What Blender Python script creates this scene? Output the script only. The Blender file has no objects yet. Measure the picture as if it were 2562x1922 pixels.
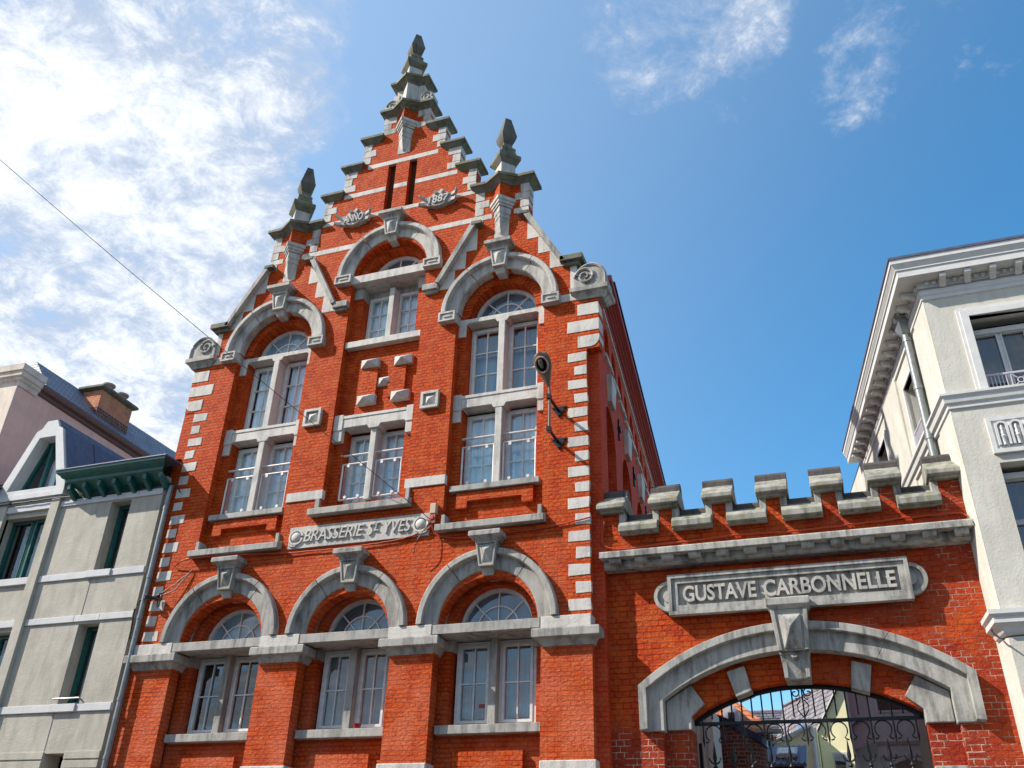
import bpy, bmesh, math, random
from mathutils import Vector, Matrix
from mathutils.geometry import tessellate_polygon
random.seed(7)
S = bpy.context.scene
col = S.collection
PI = math.pi

# ------------------------------------------------------------------ camera
yaw, pitch, roll, fpx = .3538, .5278, .0306, 2223.3
cy, sy, cp, sp, cr, sr = math.cos(yaw), math.sin(yaw), math.cos(pitch), math.sin(pitch), math.cos(roll), math.sin(roll)
r_ = Vector((cy, sy, 0)); f_ = Vector((-sy*cp, cy*cp, sp)); u_ = r_.cross(f_)
r2 = cr*r_ + sr*u_; u2 = -sr*r_ + cr*u_
cam = bpy.data.cameras.new('camera'); cam.sensor_width = 36; cam.lens = 36*fpx/2562; cam.clip_end = 3000; cam.clip_start = .05
camo = bpy.data.objects.new('camera', cam); col.objects.link(camo); S.camera = camo
m = Matrix((r2, u2, -f_)).transposed().to_4x4(); m.translation = (6.424, -11, 1.6); camo.matrix_world = m

# ------------------------------------------------------------------ light
SUN = Vector((-1.9, -1.0, 1.85)).normalized()          # towards the sun
sun = bpy.data.lights.new('sun', 'SUN'); sun.energy = 4.7; sun.angle = math.radians(.5); sun.color = (1, .94, .85)
suno = bpy.data.objects.new('sun', sun); col.objects.link(suno)
suno.rotation_mode = 'QUATERNION'; suno.rotation_quaternion = SUN.to_track_quat('Z', 'Y')

W = bpy.data.worlds.new('World'); S.world = W; W.use_nodes = True
nt = W.node_tree; nt.nodes.clear()
def N(t, typ, **k):
    n = t.nodes.new(typ)
    for a, b in k.items():
        if a in n.inputs.keys() if isinstance(a, str) else False: n.inputs[a].default_value = b
        else: setattr(n, a, b)
    return n
def math_n(t, op, a, b=None, clamp=False):
    n = t.nodes.new('ShaderNodeMath'); n.operation = op; n.use_clamp = clamp
    for i, v in enumerate((a, b)):
        if v is None: continue
        if isinstance(v, (int, float)): n.inputs[i].default_value = v
        else: t.links.new(v, n.inputs[i])
    return n.outputs[0]
def maprange(t, v, a, b, c=0., d=1., smooth=True):
    n = t.nodes.new('ShaderNodeMapRange'); n.interpolation_type = 'SMOOTHSTEP' if smooth else 'LINEAR'
    t.links.new(v, n.inputs[0])
    for i, x in enumerate((a, b, c, d)): n.inputs[i+1].default_value = x
    return n.outputs[0]
def mixc(t, fac, a, b, mode='MIX'):
    n = t.nodes.new('ShaderNodeMix'); n.data_type = 'RGBA'; n.blend_type = mode
    for s, v in ((n.inputs[0], fac), (n.inputs[6], a), (n.inputs[7], b)):
        if isinstance(v, (int, float)): s.default_value = v
        elif isinstance(v, tuple): s.default_value = (*v, 1) if len(v) == 3 else v
        else: t.links.new(v, s)
    return n.outputs[2]
L = nt.links
sky = N(nt, 'ShaderNodeTexSky', sky_type='NISHITA', sun_disc=False)
sky.sun_elevation = math.asin(SUN.z); sky.sun_rotation = math.atan2(SUN.x, SUN.y); sky.air_density = 1.0; sky.dust_density = .6; sky.ozone_density = 2.2
hs = N(nt, 'ShaderNodeHueSaturation'); hs.inputs['Saturation'].default_value = 1.38; hs.inputs['Value'].default_value = 1.85; hs.inputs['Hue'].default_value = .49
L.new(sky.outputs[0], hs.inputs['Color'])
tc = N(nt, 'ShaderNodeTexCoord')
def dotmask(vec, a, b):
    d = nt.nodes.new('ShaderNodeVectorMath'); d.operation = 'DOT_PRODUCT'
    L.new(tc.outputs['Generated'], d.inputs[0]); d.inputs[1].default_value = Vector(vec).normalized()
    return maprange(nt, d.outputs['Value'], a, b)
# cloud layer coordinates: the direction meets a flat layer overhead
sep = N(nt, 'ShaderNodeSeparateXYZ'); L.new(tc.outputs['Generated'], sep.inputs[0])
den = math_n(nt, 'ADD', math_n(nt, 'MAXIMUM', sep.outputs[2], 0.), .22)
cmb = N(nt, 'ShaderNodeCombineXYZ')
L.new(math_n(nt, 'DIVIDE', sep.outputs[0], den), cmb.inputs[0]); L.new(math_n(nt, 'DIVIDE', sep.outputs[1], den), cmb.inputs[1])
def noise(t, vec, scale, detail, rough, dist=0., off=(0, 0, 0), sc=(1, 1, 1)):
    mp = t.nodes.new('ShaderNodeMapping'); t.links.new(vec, mp.inputs[0]); mp.inputs['Location'].default_value = off; mp.inputs['Scale'].default_value = sc
    n = t.nodes.new('ShaderNodeTexNoise'); t.links.new(mp.outputs[0], n.inputs['Vector'])
    n.inputs['Scale'].default_value = scale; n.inputs['Detail'].default_value = detail; n.inputs['Roughness'].default_value = rough; n.inputs['Distortion'].default_value = dist
    return n.outputs['Fac']
n1 = noise(nt, cmb.outputs[0], 3.0, 12, .66, .35, (3.1, 1.7, 0))
n2 = noise(nt, cmb.outputs[0], 14., 8, .72, .3, (1.3, 9.2, 0))
n3 = noise(nt, cmb.outputs[0], 1.3, 3, .5, 0, (5.3, 2.2, 0))
nn = math_n(nt, 'ADD', math_n(nt, 'MULTIPLY', n1, .64), math_n(nt, 'MULTIPLY', n2, .36))
nn = math_n(nt, 'ADD', nn, math_n(nt, 'MULTIPLY', math_n(nt, 'SUBTRACT', n3, .5), .25))
A = Vector((-.5845, .6952, .4183)); B = Vector((-.3965, .5346, .7463))
edge = A.cross(B); edge.normalize()
if edge.dot(Vector((-.65, .48, .58))) < 0: edge = -edge
mL = dotmask(edge, -.12, .05)
mT = math_n(nt, 'MAXIMUM', dotmask((-.085, .612, .787), .990, .9992), dotmask((-.02, .602, .798), .990, .9992))
mR = dotmask((.168, .655, .737), .982, .999)
mM = dotmask((-.03, .66, .75), .992, .9995)
msk = math_n(nt, 'MAXIMUM', mL, math_n(nt, 'MULTIPLY', mT, .86))
msk = math_n(nt, 'MAXIMUM', msk, math_n(nt, 'MULTIPLY', mR, .66))
msk = math_n(nt, 'MAXIMUM', msk, math_n(nt, 'MULTIPLY', mM, .55))
cov = math_n(nt, 'ADD', nn, math_n(nt, 'MULTIPLY', math_n(nt, 'SUBTRACT', msk, .93), .40))
cov = math_n(nt, 'ADD', cov, math_n(nt, 'MULTIPLY', mT, .045))
gap = math_n(nt, 'MULTIPLY', maprange(nt, noise(nt, cmb.outputs[0], 2.1, 4, .5, .4, (7.7, 3.1, 0)), .50, .66), .13)
cov = math_n(nt, 'SUBTRACT', cov, math_n(nt, 'MULTIPLY', gap, mL))
cov = math_n(nt, 'ADD', cov, math_n(nt, 'MULTIPLY', dotmask((-.68, .60, .42), .90, .985), .10))
cl = maprange(nt, cov, .40, .565)
cl = math_n(nt, 'MULTIPLY', cl, .93)
shade = maprange(nt, math_n(nt, 'ADD', cov, math_n(nt, 'MULTIPLY', math_n(nt, 'SUBTRACT', n2, .5), .5)), .46, .74)
ccol = mixc(nt, shade, (4.5, 5.3, 6.7), (9.3, 9.5, 9.8))
haze = math_n(nt, 'ADD', math_n(nt, 'MULTIPLY', dotmask(edge, -.75, .1), .30), .03)
skyc = mixc(nt, haze, hs.outputs[0], (7.6, 9.0, 10.8))
out = mixc(nt, cl, skyc, ccol)
bg = N(nt, 'ShaderNodeBackground'); L.new(out, bg.inputs[0]); bg.inputs[1].default_value = .075
wo = N(nt, 'ShaderNodeOutputWorld'); L.new(bg.outputs[0], wo.inputs[0])

vs = S.view_settings; vs.view_transform = 'Standard'; vs.look = 'None'; vs.exposure = .70; vs.gamma = 1; vs.use_curve_mapping = False
S.cycles.max_bounces = 7; S.cycles.transparent_max_bounces = 10; S.cycles.use_denoising = True

# ------------------------------------------------------------------ materials
def newmat(name):
    M = bpy.data.materials.new(name); M.use_nodes = True; t = M.node_tree; b = t.nodes['Principled BSDF']
    return M, t, b
def setc(t, sock, v):
    if isinstance(v, tuple): sock.default_value = (*v, 1) if len(v) == 3 else v
    elif isinstance(v, (int, float)): sock.default_value = v
    else: t.links.new(v, sock)
def bump(t, b, h, strength, dist, prev=None):
    n = t.nodes.new('ShaderNodeBump'); n.inputs['Strength'].default_value = strength; n.inputs['Distance'].default_value = dist
    t.links.new(h, n.inputs['Height'])
    if prev is not None: t.links.new(prev, n.inputs['Normal'])
    t.links.new(n.outputs[0], b.inputs['Normal']); return n.outputs[0]
def pos(t): return t.nodes.new('ShaderNodeNewGeometry').outputs['Position']

def wallcoord(t):
    g = t.nodes.new('ShaderNodeNewGeometry'); s = t.nodes.new('ShaderNodeSeparateXYZ'); t.links.new(g.outputs['Position'], s.inputs[0])
    sn = t.nodes.new('ShaderNodeSeparateXYZ'); t.links.new(g.outputs['True Normal'], sn.inputs[0])
    side = math_n(t, 'GREATER_THAN', math_n(t, 'ABSOLUTE', sn.outputs[0]), .72)
    u = t.nodes.new('ShaderNodeMix'); u.data_type = 'FLOAT'
    t.links.new(side, u.inputs[0]); t.links.new(s.outputs[0], u.inputs[2]); t.links.new(s.outputs[1], u.inputs[3])
    c = t.nodes.new('ShaderNodeCombineXYZ'); t.links.new(u.outputs[0], c.inputs[0]); t.links.new(s.outputs[2], c.inputs[1])
    return c.outputs[0], g.outputs['Position']

def brick_mat(name, c1, c2, mortar, stain, stain_amt=.35, w=.172, h=.0588, ms=.0065, strength=1., plaster=0., pale=None, patch=None):
    M, t, b = newmat(name)
    v, P = wallcoord(t)
    # hand-made bricks: shift the pattern a little so joints are not ruler-straight
    nz = t.nodes.new('ShaderNodeTexNoise'); t.links.new(v, nz.inputs['Vector']); nz.inputs['Scale'].default_value = 9; nz.inputs['Detail'].default_value = 3
    sub = t.nodes.new('ShaderNodeVectorMath'); sub.operation = 'SUBTRACT'; t.links.new(nz.outputs['Color'], sub.inputs[0]); sub.inputs[1].default_value = (.5, .5, .5)
    sc = t.nodes.new('ShaderNodeVectorMath'); sc.operation = 'MULTIPLY'; t.links.new(sub.outputs[0], sc.inputs[0]); sc.inputs[1].default_value = (.035, .012, 0)
    ad = t.nodes.new('ShaderNodeVectorMath'); t.links.new(v, ad.inputs[0]); t.links.new(sc.outputs[0], ad.inputs[1])
    def bt():
        br = t.nodes.new('ShaderNodeTexBrick'); t.links.new(ad.outputs[0], br.inputs['Vector'])
        br.offset = .5; br.offset_frequency = 2; br.squash = .5; br.squash_frequency = 2
        br.inputs['Scale'].default_value = 1; br.inputs['Brick Width'].default_value = w; br.inputs['Row Height'].default_value = h
        br.inputs['Mortar Size'].default_value = ms; br.inputs['Mortar Smooth'].default_value = .35; br.inputs['Bias'].default_value = 0
        return br
    br = bt(); br.inputs['Color1'].default_value = (*c1, 1); br.inputs['Color2'].default_value = (*c2, 1); br.inputs['Mortar'].default_value = (*mortar, 1)
    rnd = bt(); rnd.inputs['Color1'].default_value = (0, 0, 0, 1); rnd.inputs['Color2'].default_value = (1, 1, 1, 1); rnd.inputs['Mortar'].default_value = (.5, .5, .5, 1)
    c = br.outputs['Color']
    big = noise(t, P, 1.3, 6, .6, .2); 
    c = mixc(t, math_n(t, 'MULTIPLY', maprange(t, big, .42, .72), stain_amt), c, stain)
    vz = noise(t, P, 5.5, 3, .6, .4, (9, 4, 2))
    c = mixc(t, math_n(t, 'MULTIPLY', maprange(t, math_n(t, 'ADD', vz, math_n(t, 'MULTIPLY', rnd.outputs['Color'], .16)), .52, .72), .5), c, (c1[0]*.98, c1[1]*1.6, c1[2]*1.4+.018))
    soot = noise(t, P, 3.4, 7, .7, .5, (2, 2, 9), (1, 1, .4))
    c = mixc(t, math_n(t, 'MULTIPLY', maprange(t, soot, .56, .74), .45), c, tuple(x*.38 for x in c1))
    if pale:
        pz = noise(t, P, 2.1, 5, .65, 0, (4, 2, 7))
        sz = t.nodes.new('ShaderNodeSeparateXYZ'); t.links.new(P, sz.inputs[0])
        low = maprange(t, sz.outputs[2], 7.2, 3.4)
        c = mixc(t, math_n(t, 'MULTIPLY', math_n(t, 'MULTIPLY', maprange(t, pz, .35, .7), low), .75), c, pale)
    if patch:   # older weathered bricks with exposed joints low on the wall / towards one end
        pz = noise(t, P, 1.1, 5, .6, 0, (1, 8, 3))
        sz = t.nodes.new('ShaderNodeSeparateXYZ'); t.links.new(P, sz.inputs[0])
        g1 = maprange(t, sz.outputs[2], 3.75, 3.2); g2 = maprange(t, sz.outputs[0], 5.6, 8.0, 0, .75)
        f = math_n(t, 'MULTIPLY', math_n(t, 'MAXIMUM', g1, g2), maprange(t, pz, .28, .55))
        c = mixc(t, math_n(t, 'MULTIPLY', f, .8), c, patch[0])
        jm = math_n(t, 'MULTIPLY', math_n(t, 'MULTIPLY', br.outputs['Fac'], f), maprange(t, noise(t, P, 5, 4, .6), .42, .6))
        c = mixc(t, jm, c, patch[1])
    fine = noise(t, P, 60, 4, .6)
    c = mixc(t, math_n(t, 'MULTIPLY', maprange(t, fine, .3, .75), .16), c, tuple(x*.45 for x in c1))
    setc(t, b.inputs['Base Color'], c); b.inputs['Roughness'].default_value = .7; b.inputs['Specular IOR Level'].default_value = .12
    # recessed joints, uneven brick faces
    inv = math_n(t, 'SUBTRACT', 1., br.outputs['Fac'])
    lump = noise(t, P, 17, 5, .65, .4, (0, 0, 0), (1, 1, 1.8))
    hgt = math_n(t, 'ADD', math_n(t, 'MULTIPLY', inv, 1. - plaster), math_n(t, 'MULTIPLY', lump, 1.0))
    hgt = math_n(t, 'ADD', hgt, math_n(t, 'MULTIPLY', rnd.outputs['Color'], .45*(1 - plaster)))
    bump(t, b, hgt, strength, .024)
    return M

def stone_mat(name, base, dark, moss=None, dirt=.5, rough=.75, bumps=.35, scale=1., streak=True, dlo=.43, dhi=.68):
    M, t, b = newmat(name); P = pos(t)
    n = noise(t, P, 3.2*scale, 8, .65, .3)
    c = mixc(t, maprange(t, n, .3, .7), tuple(x*.86 for x in base), base)
    d1 = noise(t, P, 2.3*scale, 7, .68, .5, (7, 1, 3), (1, 1, .55) if streak else (1, 1, 1))
    d2 = noise(t, P, 11*scale, 5, .6, .2, (2, 5, 1), (1, 1, .14) if streak else (1, 1, 1))
    f = math_n(t, 'MULTIPLY', maprange(t, math_n(t, 'ADD', math_n(t, 'MULTIPLY', d1, .5), math_n(t, 'MULTIPLY', d2, .5)), dlo, dhi), dirt)
    c = mixc(t, f, c, dark)
    if moss:
        mz = noise(t, P, 7, 6, .7, .4, (3, 3, 3))
        c = mixc(t, maprange(t, mz, .46, .62, 0, .75), c, moss)
    sp_ = noise(t, P, 70, 3, .6)
    c = mixc(t, math_n(t, 'MULTIPLY', maprange(t, sp_, .58, .75), .35), c, tuple(x*.5 for x in base))
    setc(t, b.inputs['Base Color'], c); b.inputs['Roughness'].default_value = rough; b.inputs['Specular IOR Level'].default_value = .25
    h = math_n(t, 'ADD', noise(t, P, 34, 6, .65), math_n(t, 'MULTIPLY', noise(t, P, 7, 4, .6), .8))
    bump(t, b, h, bumps, .012)
    return M

def plain_mat(name, c, rough=.5, metal=0., var=.18, bumps=.1, scale=9., spec=.4):
    M, t, b = newmat(name); P = pos(t)
    n = noise(t, P, scale, 6, .62, .2)
    k = mixc(t, maprange(t, n, .3, .72), tuple(x*(1 - var) for x in c), c)
    setc(t, b.inputs['Base Color'], k); b.inputs['Roughness'].default_value = rough; b.inputs['Metallic'].default_value = metal; b.inputs['Specular IOR Level'].default_value = spec
    if bumps: bump(t, b, noise(t, P, scale*5, 5, .6), bumps, .006)
    return M

def glass_mat(name, tint=(.92, .96, .98), refl=.05):
    M, t, b = newmat(name); o = t.nodes['Material Output']; t.nodes.remove(b)
    tr = t.nodes.new('ShaderNodeBsdfTransparent'); tr.inputs[0].default_value = (*tint, 1)
    gl = t.nodes.new('ShaderNodeBsdfGlossy'); gl.inputs['Roughness'].default_value = .015; gl.inputs[0].default_value = (.95, .97, 1, 1)
    fr = t.nodes.new('ShaderNodeFresnel'); fr.inputs[0].default_value = 1.5
    P = pos(t); bp = t.nodes.new('ShaderNodeBump'); bp.inputs['Strength'].default_value = .08; bp.inputs['Distance'].default_value = .01
    t.links.new(noise(t, P, 2.2, 2, .5), bp.inputs['Height']); t.links.new(bp.outputs[0], gl.inputs['Normal'])
    f = math_n(t, 'ADD', fr.outputs[0], refl, True)
    bk = t.nodes.new('ShaderNodeNewGeometry').outputs['Backfacing']      # a pane is a thin sheet: it mirrors once, at its outer face
    f = math_n(t, 'MULTIPLY', f, math_n(t, 'SUBTRACT', 1., bk))
    mx = t.nodes.new('ShaderNodeMixShader'); t.links.new(f, mx.inputs[0]); t.links.new(tr.outputs[0], mx.inputs[1]); t.links.new(gl.outputs[0], mx.inputs[2])
    t.links.new(mx.outputs[0], o.inputs[0]); return M

def fabric_mat(name, c, folds=16., amp=.5):
    M, t, b = newmat(name); P = pos(t)
    n = noise(t, P, folds, 3, .5, 0, (0, 0, 0), (1, 1, .03))
    setc(t, b.inputs['Base Color'], mixc(t, maprange(t, n, .3, .7), tuple(x*(1 - amp) for x in c), c)); b.inputs['Roughness'].default_value = .85
    bump(t, b, n, .4, .02); return M

def tile_mat(name, c, dark, w, h, strength=.8, weave=.0):
    """roof covering in rows: uses the slope's own object coordinates (x along, y up)"""
    M, t, b = newmat(name); tcn = t.nodes.new('ShaderNodeTexCoord'); P = pos(t)
    s = t.nodes.new('ShaderNodeSeparateXYZ'); t.links.new(P, s.inputs[0])
    c2 = t.nodes.new('ShaderNodeCombineXYZ'); t.links.new(math_n(t, 'ADD', s.outputs[0], math_n(t, 'MULTIPLY', s.outputs[1], 1.0)), c2.inputs[0]); t.links.new(s.outputs[2], c2.inputs[1])
    br = t.nodes.new('ShaderNodeTexBrick'); t.links.new(c2.outputs[0], br.inputs['Vector']); br.inputs['Scale'].default_value = 1
    br.inputs['Brick Width'].default_value = w; br.inputs['Row Height'].default_value = h; br.inputs['Mortar Size'].default_value = h*.16; br.inputs['Mortar Smooth'].default_value = .6
    br.inputs['Color1'].default_value = (*c, 1); br.inputs['Color2'].default_value = (*[x*.75 for x in c], 1); br.inputs['Mortar'].default_value = (*dark, 1)
    k = mixc(t, math_n(t, 'MULTIPLY', maprange(t, noise(t, P, 2.5, 6, .6), .4, .7), .4), br.outputs['Color'], dark)
    setc(t, b.inputs['Base Color'], k); b.inputs['Roughness'].default_value = .6
    bump(t, b, math_n(t, 'SUBTRACT', 1., br.outputs['Fac']), strength, .02); return M

MAT = {}
BR1, BR2 = (.56, .072, .006), (.37, .038, .004)
MAT['brick'] = brick_mat('painted_brick', BR1, BR2, (.30, .026, .004), (.40, .034, .005), .45, pale=(.58, .145, .070))  # joints share the paint; their darker colour stands in for shadow lines
MAT['brick_flat'] = brick_mat('painted_brick_side', (.56, .062, .016), (.46, .046, .013), (.36, .034, .011), (.40, .03, .012), .4, plaster=.7, strength=.8)
MAT['brick_gate'] = brick_mat('gateway_brick', (.54, .072, .007), (.38, .038, .007), (.28, .024, .008), (.30, .022, .009), .5, w=.20, h=.071, patch=((.24, .026, .016), (.52, .36, .28)))
MAT['brick_old'] = brick_mat('old_brick', (.22, .07, .045), (.12, .045, .035), (.40, .32, .28), (.06, .03, .03), .5, w=.21, h=.07, ms=.008)
MAT['brick_chimney'] = brick_mat('chimney_brick', (.66, .22, .11), (.54, .15, .08), (.55, .36, .26), (.22, .10, .07), .5, w=.2, h=.06, ms=.006)
MAT['stone'] = stone_mat('pale_limestone', (.48, .455, .415), (.12, .12, .118), dirt=.8)
MAT['stone_w'] = stone_mat('whitened_stone', (.565, .53, .485), (.20, .19, .18), dirt=.6, bumps=.55)
MAT['stone_g'] = stone_mat('grey_bluestone', (.375, .355, .322), (.075, .075, .073), dirt=.9)
MAT['stone_m'] = stone_mat('mossy_stone', (.165, .16, .135), (.025, .026, .022), moss=(.12, .12, .035), dirt=.85)
MAT['stone_f'] = stone_mat('finial_stone', (.115, .108, .095), (.02, .02, .02), moss=(.085, .08, .04), dirt=.85)
MAT['stone_cap'] = stone_mat('battlement_stone', (.36, .345, .305), (.055, .055, .05), moss=(.20, .195, .12), dirt=.9, dlo=.42, dhi=.68)
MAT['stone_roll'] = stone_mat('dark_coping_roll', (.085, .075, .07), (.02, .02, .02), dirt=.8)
MAT['stone_panel'] = stone_mat('shaded_panel_stone', (.25, .245, .26), (.10, .10, .10), dirt=.6)  # date panels: partial shade put into a darker, lilac stone colour
MAT['stone_gate'] = stone_mat('gateway_stone', (.41, .395, .36), (.065, .063, .058), dirt=.9, dlo=.42, dhi=.68, scale=1.2)
MAT['frame'] = plain_mat('window_paint', (.66, .66, .64), .45, var=.22, bumps=.08)
MAT['glass'] = glass_mat('window_glass')
MAT['glass_d'] = glass_mat('window_glass_dark', (.55, .6, .62), .06)
MAT['glass_b'] = glass_mat('railing_glass', (.95, .985, .985), .03)
MAT['curtain'] = fabric_mat('pale_curtain', (.84, .93, .95), 16., .35)
MAT['blind'] = fabric_mat('grey_blind', (.30, .30, .29), 60, .25)
MAT['fan_shade'] = fabric_mat('dark_fan_shade', (.15, .19, .22), 8, .3)
MAT['blind_b'] = fabric_mat('blue_grey_blind', (.33, .46, .54), 10, .3)
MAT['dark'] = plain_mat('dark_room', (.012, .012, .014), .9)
MAT['steel'] = plain_mat('painted_steel_rail', (.60, .57, .56), .35, .2, spec=.5)
MAT['iron'] = plain_mat('black_iron', (.012, .012, .016), .38, .3, bumps=.15)
MAT['bronze'] = plain_mat('brown_lamp_metal', (.17, .13, .105), .4, .3)
MAT['louver'] = plain_mat('brown_louver', (.16, .07, .025), .6)
MAT['cable'] = plain_mat('orange_painted_cable', (.42, .05, .015), .5)
MAT['cable_b'] = plain_mat('black_cable', (.02, .02, .02), .5)
MAT['box'] = plain_mat('beige_box', (.50, .40, .28), .5)
MAT['box_r'] = plain_mat('red_painted_box', (.36, .06, .03), .5)
MAT['render'] = stone_mat('grey_render', (.43, .395, .335), (.27, .245, .205), dirt=.75, scale=.9, bumps=.45)
MAT['concrete'] = stone_mat('pale_concrete_band', (.57, .565, .565), (.38, .37, .37), dirt=.4, scale=.7, bumps=.2)
MAT['green'] = plain_mat('green_paint', (.012, .105, .095), .4, var=.35, bumps=.05)
MAT['zinc'] = plain_mat('zinc_sheet', (.13, .13, .19), .45, .35, var=.3)
MAT['pipe'] = plain_mat('zinc_pipe', (.26, .28, .28), .42, .4, var=.3)
MAT['pink'] = stone_mat('pink_render', (.90, .52, .40), (.66, .36, .28), dirt=.5, scale=.7, bumps=.7)
MAT['pinkcorn'] = stone_mat('cream_cornice', (.74, .62, .52), (.36, .26, .20), dirt=.55)
MAT['slate'] = tile_mat('slate_roof', (.24, .24, .30), (.05, .05, .07), .22, .085)
MAT['tile'] = tile_mat('grey_roof_tiles', (.26, .23, .24), (.06, .055, .06), .22, .14, 1.)
MAT['tile_o'] = tile_mat('orange_pantiles', (.52, .17, .05), (.22, .07, .03), .2, .14, 1.)
MAT['tile_b'] = tile_mat('brown_roof_tiles', (.20, .13, .10), (.08, .05, .045), .2, .06, 1.)
MAT['white'] = stone_mat('white_stucco', (.57, .55, .49), (.42, .39, .33), dirt=.65, scale=.8, bumps=.4, dlo=.42, dhi=.66)
MAT['white2'] = plain_mat('white_woodwork', (.60, .59, .57), .5, var=.12)
MAT['grey_st'] = stone_mat('grey_stucco', (.56, .54, .49), (.44, .42, .38), dirt=.4, scale=.5, bumps=.4, streak=False, dlo=.4, dhi=.7)
MAT['cream'] = stone_mat('cream_yellow_render', (.86, .80, .50), (.74, .67, .40), dirt=.3, scale=.5, bumps=.15)
MAT['bay'] = plain_mat('grey_bay_paint', (.50, .48, .53), .5, var=.2)
MAT['bluecap'] = plain_mat('blue_metal_roof', (.035, .06, .13), .4, .2, var=.3)
MAT['clay'] = plain_mat('clay_pot', (.36, .24, .19), .7)
MAT['red'] = plain_mat('red_bowl_glaze', (.30, .01, .02), .25)
MAT['asphalt'] = stone_mat('asphalt', (.06, .06, .06), (.03, .03, .03), rough=.9, streak=False)
MAT['paving'] = stone_mat('paving', (.30, .28, .26), (.20, .185, .17), streak=False)

# ------------------------------------------------------------------ mesh builder
class MB:
    def __init__(s): s.v = []; s.f = []; s.M = None; s.sm = []
    def P(s, *pts):
        i = len(s.v)
        for p in pts:
            p = Vector(p); s.v.append(s.M @ p if s.M else p)
        return i
    def face(s, *pts): i = s.P(*pts); s.f.append(tuple(range(i, i+len(pts)))); s.sm.append(False)
    def loft(s, rings, caps=True, closed=True, smooth=False):
        n = len(rings[0]); b = [s.P(*r) for r in rings]
        for a, c in zip(b, b[1:]):
            for k in range(n if closed else n-1):
                k2 = (k+1) % n; s.f.append((a+k, a+k2, c+k2, c+k)); s.sm.append(smooth)
        if caps:
            s.f.append(tuple(b[0]+k for k in reversed(range(n)))); s.f.append(tuple(b[-1]+k for k in range(n))); s.sm += [False, False]
        return s
    def box(s, x0, x1, y0, y1, z0, z1):
        return s.loft([[(x0, y0, z0), (x1, y0, z0), (x1, y1, z0), (x0, y1, z0)], [(x0, y0, z1), (x1, y0, z1), (x1, y1, z1), (x0, y1, z1)]])
    def ext(s, loops, y0, y1):
        """polygon (first loop) with holes in the XZ plane, extruded from y0 (front) to y1"""
        if not isinstance(loops[0][0], (tuple, list)): loops = [loops]
        tri = tessellate_polygon([[Vector((x, z, 0)) for x, z in l] for l in loops])
        flat = [q for l in loops for q in l]
        a = s.P(*[(x, y0, z) for x, z in flat]); b = s.P(*[(x, y1, z) for x, z in flat])
        for t in tri:
            p = [flat[k] for k in t]
            ar = (p[1][0]-p[0][0])*(p[2][1]-p[0][1])-(p[2][0]-p[0][0])*(p[1][1]-p[0][1])
            t = t if ar > 0 else t[::-1]
            s.f.append(tuple(a+k for k in t)); s.f.append(tuple(b+k for k in t[::-1])); s.sm += [False, False]
        o = 0
        for l in loops:
            n = len(l)
            for k in range(n): s.f.append((a+o+k, a+o+(k+1) % n, b+o+(k+1) % n, b+o+k)); s.sm.append(False)
            o += n
        return s
    def yz(s, prof, x0, x1):
        """profile in the YZ plane swept along X"""
        return s.loft([[(x0, y, z) for y, z in prof], [(x1, y, z) for y, z in prof]])
    def ring(s, cx, cz, prof, a0=0, a1=PI, n=32):
        rs = []
        for k in range(n+1):
            a = a0+(a1-a0)*k/n
            rs.append([(cx+r*math.cos(a), y, cz+r*math.sin(a)) for r, y in prof])
        return s.loft(rs)
    def tube(s, pts, r, n=8):
        pts = [Vector(p) for p in pts]; rings = []
        for i, p in enumerate(pts):
            d = (pts[min(i+1, len(pts)-1)]-pts[max(i-1, 0)]).normalized()
            a = d.cross(Vector((0, 0, 1)) if abs(d.z) < .95 else Vector((1, 0, 0))).normalized(); c = d.cross(a)
            rr = r[i] if isinstance(r, (list, tuple)) else r
            rings.append([p+rr*(math.cos(2*PI*k/n)*a+math.sin(2*PI*k/n)*c) for k in range(n)])
        return s.loft(rings, smooth=n > 5)
    def bar(s, a, b, w, h=None):
        """square bar between two points"""
        h = h or w; a = Vector(a); b = Vector(b); d = (b-a).normalized()
        u = d.cross(Vector((0, 1, 0)) if abs(d.y) < .9 else Vector((1, 0, 0))).normalized(); v = d.cross(u)
        return s.loft([[p+u*w/2*i+v*h/2*j for i, j in ((-1, -1), (1, -1), (1, 1), (-1, 1))] for p in (a, b)])
    def lathe(s, cx, cy_, prof, n=20, smooth=True):
        return s.loft([[(cx+r*math.cos(2*PI*k/n), cy_+r*math.sin(2*PI*k/n), z) for k in range(n)] for r, z in prof], smooth=smooth)
    def diamond(s, cx, cy_, prof):
        """square stacked profile turned 45 degrees to the wall: (half diagonal, z)"""
        return s.loft([[(cx, cy_-h, z), (cx+h, cy_, z), (cx, cy_+h, z), (cx-h, cy_, z)] for h, z in prof])
    def pyramid(s, x0, x1, z0, z1, y0, y1, cx=None, cz=None, e=.0):
        cx = (x0+x1)/2 if cx is None else cx; cz = (z0+z1)/2 if cz is None else cz
        a = [(x0, y0, z0), (x1, y0, z0), (x1, y0, z1), (x0, y0, z1)]
        t = (cx, y1, cz)
        for k in range(4): s.face(a[k], a[(k+1) % 4], t)
        return s

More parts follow.
